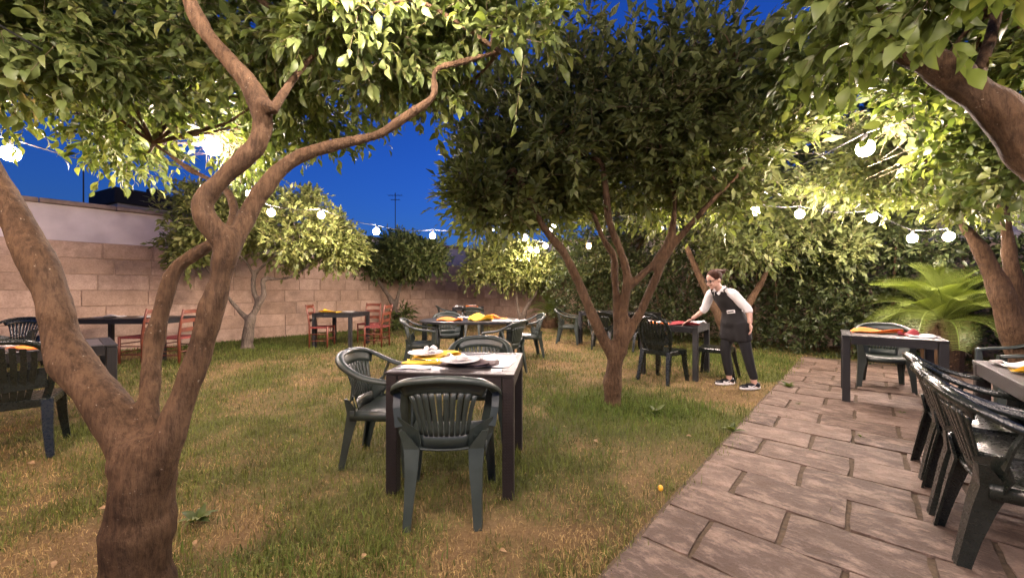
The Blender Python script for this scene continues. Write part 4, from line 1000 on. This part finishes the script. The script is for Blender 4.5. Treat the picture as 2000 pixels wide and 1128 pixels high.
# ---------------------------------------------------------------- waitress
def person():
    O = Vector((2.9, 4.92, 0)); root = thing('person', 'waitress in white shirt and dark apron leaning left over a table', 'person', tuple(O))
    J = dict(pel=(2.885, 4.94, .85), waist=(2.855, 4.94, .98), chest=(2.785, 4.95, 1.12), neck=(2.71, 4.95, 1.245), nk2=(2.665, 4.945, 1.30), head=(2.612, 4.935, 1.385),
             shR=(2.655, 5.09, 1.20), elR=(2.62, 5.19, .995), wrR=(2.505, 5.29, .855), hdR=(2.445, 5.335, .805),
             shL=(2.785, 4.81, 1.20), elL=(2.945, 4.77, 1.01), wrL=(2.955, 4.735, .84), hdL=(2.955, 4.72, .77),
             hpL=(2.905, 4.86, .82), knL=(2.975, 4.83, .46), anL=(3.055, 4.81, .085), hpR=(2.865, 5.02, .82), knR=(2.82, 5.04, .46), anR=(2.875, 5.05, .085))
    J = {k: Vector(v) - O for k, v in J.items()}
    def chain(mb, names, radii, sub=4, n=14):
        pp = catmull([(J[k] if isinstance(k, str) else k, r) for k, r in zip(names, radii)], sub); mb.tube([p for p, _ in pp], [r for _, r in pp], n)
    def torso(mb, g=0.0):
        fwd = Vector((-.9, -.436, 0)); lat = Vector((.436, -.9, 0))
        sec = [('pel', .148, .105), ('waist', .108, .085), ('chest', .130, .10), (J['chest'].lerp(J['neck'], .62), .138, .076), (J['neck'], .07, .052)]
        for i in range(len(sec) - 1):
            a, b = sec[i], sec[i + 1]; pa = J[a[0]] if isinstance(a[0], str) else a[0]; pb = J[b[0]] if isinstance(b[0], str) else b[0]
            for k in range(6):
                t = k / 6; p = pa.lerp(pb, t); rx = a[1] + (b[1] - a[1]) * t + g; ry = a[2] + (b[2] - a[2]) * t + g
                Mx = Matrix((lat, fwd, Vector((0, 0, 1)))).transposed(); mb.ball(p, (rx, ry, .055 + g), Mx, 16, 8)
    def hand(mb, w_, h, side, palm_n):
        d = (h - w_).normalized(); nrm = palm_n; lat = d.cross(nrm).normalized() * side
        Mx = Matrix((lat, d, lat.cross(d))).transposed(); mb.ball(w_.lerp(h, .65), (.036, .048, .015), Mx, 12, 8)
        root_ = w_.lerp(h, 1.05)
        for i, (o_, L) in enumerate(((-.029, .056), (-.0095, .070), (.0105, .074), (.029, .066))):
            b = root_ + lat * o_; curl = nrm * (.012 + .004 * i); mb.tube([b - d * .02, b + d * L * .4 + curl * .2, b + d * L * .75 + curl * .8, b + d * L + curl * 1.7], [.0092, .0088, .008, .0065], 8)
        b = w_.lerp(h, .4) + lat * .028; mb.tube([b, b + d * .025 + lat * .026, b + d * .052 + lat * .034 + nrm * .01], [.012, .010, .0075], 8)
    body = MB(); torso(body)
    chain(body, ['neck', 'nk2', J['nk2'].lerp(J['head'], .6)], [.05, .046, .05])
    for s in 'LR':
        chain(body, [J['neck'].lerp(J['sh' + s], .6), 'sh' + s, 'el' + s, 'wr' + s], [.052, .052, .038, .025])
        chain(body, ['hp' + s, 'kn' + s, J['kn' + s].lerp(J['an' + s], .35), 'an' + s, J['an' + s] - Vector((0, 0, .05))], [.085, .054, .05, .034, .034])
        mb_f = J['an' + s]; chain(body, [mb_f + Vector((.03, 0, -.045)), mb_f + Vector((-.06, -.005, -.05)), mb_f + Vector((-.13, -.01, -.058))], [.035, .036, .026])
    hand(body, J['wrR'], J['hdR'], 1, Vector((-.2, .1, -1)).normalized()); hand(body, J['wrL'], J['hdL'], -1, Vector((-1, .3, 0)).normalized())
    # head looks down to the table, turned a little to the camera
    f_ = Vector((-.88, -.22, -.38)).normalized(); side = f_.cross(Vector((0, 0, 1))).normalized(); upv = side.cross(f_)
    HM = Matrix((side, f_, upv)).transposed(); hc = J['head']
    def hp(x, y, z): return hc + HM @ Vector((x, y, z))
    body.ball(hc + HM @ Vector((0, -.008, .018)), (.074, .095, .098), HM, 18, 14); body.ball(hp(0, .022, -.045), (.054, .066, .062), HM, 16, 10)
    body.ball(hp(0, .07, -.092), (.024, .02, .018), HM)
    body.tube([hp(0, .088, .012), hp(0, .102, -.012), hp(0, .112, -.034), hp(0, .094, -.042)], [.008, .010, .013, .009], 8)
    for s in (-1, 1):
        body.ball(hp(s * .074, -.012, -.012), (.010, .020, .030), HM, 10, 8); body.ball(hp(s * .03, .078, -.03), (.024, .02, .02), HM, 10, 8)
    body.ball(hp(0, .086, -.066), (.024, .012, .008), HM, 10, 6)
    link('body', remeshed(body, .0065, 2, 'body'), root, M['skin'])
    for s in (-1, 1):
        e = MB().ball(hp(s * .032, .082, .012), (.012, .010, .009), HM, 10, 8).build('eye', M['black'], root, True)
    hair = MB(); hair.ball(hp(0, -.022, .034), (.084, .098, .095), HM, 18, 14); hair.ball(hp(0, -.12, .045), (.04, .045, .042), HM)
    for k in range(16):
        a = rnd.uniform(-1, 1); hair.tube([hp(a * .05, -.06, .1), hp(a * .06, -.12, .07 + rnd.uniform(-.03, .03)), hp(a * .06, -.17 - rnd.uniform(0, .03), .03 + rnd.uniform(-.04, .05))], [.016, .013, .004], 6)
    link('hair', remeshed(hair, .008, 2, 'hair'), root, M['hair'])
    gl = MB()
    for s in (-1, 1):
        ring = [hp(s * .034 + .024 * math.cos(t), .101, .008 + .018 * math.sin(t)) for t in [2 * math.pi * i / 14 for i in range(15)]]; gl.tube(ring, .0026, 5, False)
        gl.tube([hp(s * .058, .100, .012), hp(s * .077, .03, .012), hp(s * .078, -.01, .008)], .0026, 5)
    gl.tube([hp(-.012, .104, .01), hp(.012, .104, .01)], .0026, 5); gl.build('glasses', M['black'], root)
    sh = MB(); torso(sh, .014)
    for s in 'LR':
        chain(sh, [J['neck'].lerp(J['sh' + s], .5), 'sh' + s, J['sh' + s].lerp(J['el' + s], .6), 'el' + s, J['el' + s].lerp(J['wr' + s], .22)], [.052, .060, .056, .052, .052])
    shirt = remeshed(sh, .010, 3, 'shirt')
    bm = bmesh.new(); bm.from_mesh(shirt)          # V neck and hem
    fw = Vector((-.9, -.436, 0)); nb = J['neck']
    kill = [q for q in bm.faces if (lambda c: c.z < J['pel'].z - .02 or (c - nb).length < .055 or ((c - nb).dot(fw) > .02 and c.z > J['chest'].z + .06 and abs((c - nb).dot(Vector((.436, -.9, 0)))) < .05 * (c.z - J['chest'].z - .06) / .12))(q.calc_center_median())]
    bmesh.ops.delete(bm, geom=kill, context='FACES'); bm.to_mesh(shirt); bm.free(); link('shirt', shirt, root, M['shirt'])
    col = MB(); lat = Vector((.436, -.9, 0))
    for s in (-1, 1): col.sweep([nb + lat * s * .02 - fw * .055 + Vector((0, 0, .05)), nb + lat * s * .062 + Vector((0, 0, .035)), nb + lat * s * .05 + fw * .06 + Vector((0, 0, -.005)), nb + lat * s * .022 + fw * .095 + Vector((0, 0, -.05))], [(-.003, -.018), (.003, -.018), (.003, .018), (-.003, .018)])
    col.build('collar', M['shirt'], root)
    tr = MB(); 
    Mx = Matrix((Vector((.436, -.9, 0)), Vector((-.9, -.436, 0)), Vector((0, 0, 1)))).transposed()
    tr.ball(J['pel'] + Vector((0, 0, -.01)), (.164, .122, .115), Mx, 18, 12); tr.ball(J['waist'] + Vector((0, 0, -.03)), (.125, .10, .07), Mx, 18, 10)
    for s in 'LR': chain(tr, [J['hp' + s] + Vector((0, 0, .02)), J['hp' + s].lerp(J['kn' + s], .5), 'kn' + s, J['kn' + s].lerp(J['an' + s], .5), J['an' + s] + Vector((0, 0, .045))], [.092, .078, .062, .055, .046])
    link('trousers', remeshed(tr, .010, 3, 'trousers'), root, M['black_cloth'])
    # apron: the front half of an inflated torso, plus a skirt
    ap = MB(); torso(ap, .026); ap.ball(J['pel'] + Vector((0, 0, -.01)), (.178, .135, .125), Mx, 18, 12)
    for s in 'LR': chain(ap, [J['hp' + s] + Vector((0, 0, .02)), J['hp' + s].lerp(J['kn' + s], .6)], [.108, .095])
    ap.ball((J['hpL'] + J['hpR']) / 2 + Vector((-.005, 0, -.08)), (.125, .10, .19), Mx, 16, 12); me = remeshed(ap, .012, 14, 'apron')
    bm = bmesh.new(); bm.from_mesh(me); zc = J['chest'].z
    def out_(c):
        d = c - Vector((J['chest'].x, J['chest'].y, 0)) if c.z > J['waist'].z else c - Vector((J['pel'].x, J['pel'].y, 0))
        fwd = d.dot(fw); la = abs(d.dot(lat))
        if c.z > zc + .105: return True
        if c.z > zc - .03: return fwd < .02 or la > .15 - .35 * (c.z - zc + .03)
        return fwd < -.05 or c.z < .58
    bmesh.ops.delete(bm, geom=[q for q in bm.faces if out_(q.calc_center_median())], context='FACES'); bm.to_mesh(me); bm.free()
    apo = link('apron', me, root, M['apron'])
    strap = MB()
    for s in (-1, 1): strap.sweep([J['chest'] + fw * .135 + lat * s * .085 + Vector((0, 0, .07)), nb + lat * s * .09 + fw * .075 + Vector((0, 0, .0)), nb + lat * s * .085 + Vector((0, 0, .03)), nb + lat * s * .05 - fw * .1 + Vector((0, 0, -.03))], [(-.003, -.016), (.003, -.016), (.003, .016), (-.003, .016)])
    strap.build('strap', M['apron'], apo)
    pk = J['waist'] + fw * .118 + lat * .06 + Vector((0, 0, -.005)); RM = Matrix.Rotation(math.atan2(lat.y, lat.x), 3, 'Z') @ Matrix.Rotation(R(-8), 3, 'Y')
    MB().box(pk, (.105, .014, .042), RM, .003).build('order_pad', M['paper'], apo); MB().box(pk + fw * .009, (.08, .004, .014), RM).build('pad_print', M['black'], apo)
    for s in 'LR':
        a = J['an' + s]; d = Vector((-1, -.06, 0)).normalized(); g = Vector((a.x, a.y, 0))
        sm = MB(); sm.ball(g + Vector((.02, 0, .055)), (.055, .04, .045)); sm.ball(g + d * .05 + Vector((0, 0, .045)), (.08, .041, .036)); sm.ball(g + d * .12 + Vector((0, 0, .035)), (.075, .04, .03))
        so = link('shoe', remeshed(sm, .008, 3, 'shoe'), root, M['black'])
        sl = MB(); v = []; n = 20
        for z, k in ((.002, .96), (.012, 1.03), (.032, 1.0)):
            for i in range(n):
                t = 2 * math.pi * i / n; x = math.cos(t); y = math.sin(t); heel = max(0, x); v.append(g + d * (.055 - x * .135 * k) + Vector((0, y * .045 * k * (1 - .18 * heel), z + (.012 * heel if z > .02 else .004 * heel))))
        f = [(i * n + k, i * n + (k + 1) % n, (i + 1) * n + (k + 1) % n, (i + 1) * n + k) for i in range(2) for k in range(n)] + [tuple(range(n - 1, -1, -1)), tuple(2 * n + k for k in range(n))]
        sl.add(v, f); sl.build('sole', M['sole'], so, True)
        sw = MB(); sw.sweep([g + d * .10 + Vector((0, -.040, .048)), g + d * .06 + Vector((0, -.046, .040)), g + d * .01 + Vector((0, -.043, .062))], [(-.003, -.006), (.003, -.006), (.003, .006), (-.003, .006)], scale=[1.6, 1.3, .4]); sw.build('side_mark', M['sole'], so)
person()

# ---------------------------------------------------------------- festoon lights
def festoon(label, pts, group='festoon strings', warm=(), skip=()):
    pts = [Vector(p) for p in pts]; B = pts[0]; root = thing('festoon_string', label, 'string lights', tuple(B), 0, group)
    mb = MB(); line = []
    for i in range(len(pts) - 1):
        a, b = pts[i] + Vector((0, 0, .12)), pts[i + 1] + Vector((0, 0, .12)); sag = .05 * (b - a).length
        for k in range(7): t = k / 7; line.append(a.lerp(b, t) - Vector((0, 0, sag * 4 * t * (1 - t))) - B)
    line.append(pts[-1] + Vector((0, 0, .12)) - B); mb.tube(line, .005, 5); mb.build('cable', M['cable'], root)
    for i, p in enumerate(pts):
        if i in skip: continue
        q = p - B
        so = MB().lathe([(.0001, .115), (.014, .112), (.017, .09), (.021, .053), (.018, .049), (.0001, .049)], q, 12).build('socket', M['cable'], root)
        mb = MB(); mb.ball(q, (.057, .057, .061), None, 12, 8); mb.build('bulb', M['bulb_warm' if i in warm else 'bulb'], root, True)
for lab, pts, kw in FESTOONS: festoon(lab, pts, **kw)
root = thing('lantern', 'amber lamp glowing in the shrubs left of the middle trunk', 'lamp', tuple(P(1150, 481, 9.0)))
MB().ball((0, 0, 0), (.05, .05, .055), None, 12, 8).build('bulb', M['bulb_warm'], root, True)
MB().lathe([(.0001, .16), (.02, .155), (.075, .07), (.07, .066), (.018, .14), (.0001, .14)], (0, 0, 0), 14).build('lamp_shade', M['metal_dark'], root)
MB().tube([(0, 0, .15), (.05, .05, .4), (.3, .5, .55)], .008, 5).build('bracket', M['metal_dark'], root)

# ---------------------------------------------------------------- small things on the ground
fl = leaf_mesh('fallen_leaf', (np.zeros((1, 3)), np.eye(3)[None], np.full(1, .07)), True); fl.materials.append(simple('dry leaf', (.22, .14, .065), .8, .4, 30, .2))
for k in range(45):
    Y = rnd.uniform(1.2, 7.5); X = rnd.uniform(-1.35, 1.3) * Y
    if X * U.x + Y * U.y < -11: continue
    if on_path(np.array([X]), np.array([Y]))[0] and rnd.random() < .8: continue
    o = link('fallen_leaf', fl); o.location = (X, Y, .022); o.rotation_euler = (rnd.uniform(-.3, .3), rnd.uniform(-.4, .4), rnd.uniform(0, 6.28)); o.scale = (rnd.uniform(.45, .9),) * 3
    tag(o, 'dry fallen leaf lying on the lawn', 'leaf', 'fallen leaves on the ground')
p = G(1290, 958); o = MB().ball((0, 0, 0), (.016, .016, .02), None, 10, 8).build('fallen_fruit', simple('small yellow fruit', (.7, .38, .03), .5, .15, 20, .1), None, True); o.location = (p.x, p.y, .018); tag(o, 'tiny yellow fruit on the grass beside the path', 'fruit')
def weed(label, x, y, n, s, seed):
    r = np.random.default_rng(seed); root = thing('weed', label, 'weed', (x, y, 0), 0, 'weeds in the path and lawn')
    a = r.random(n) * 6.28; el = .35 + .7 * r.random(n); ax = np.stack([np.cos(a) * np.cos(el), np.sin(a) * np.cos(el), np.sin(el)], 1)
    fr = frames(np.zeros((n, 3)) + np.array([0, 0, .005]) + ax * s * .1, ax, norm(np.array([0, 0, 1.]) + .2 * r.normal(size=(n, 3))), s * (.6 + .7 * r.random(n)))
    me = leaf_mesh('leaves', fr, True, .8); link('leaves', me, root, M['leaf'])
for i, (lab, px, py, n, s) in enumerate((('small weed growing between slabs beside the lawn', 1560, 792, 12, .04), ('low weed in a slab joint in the middle of the path', 1683, 857, 10, .035), ('weed in a joint near the table on the path', 1762, 810, 10, .04), ('leafy weed in tall grass right of the middle trunk', 1280, 812, 16, .11), ('rosette weed in the lawn near the path corner', 1430, 845, 14, .09), ('weed in the grass at the foot of the big left trunk', 385, 1020, 16, .08), ('weed tuft at the edge of the path below the waitress', 1540, 758, 18, .09))):
    p = G(px, py); weed(lab, p.x, p.y, n, s, 50 + i)
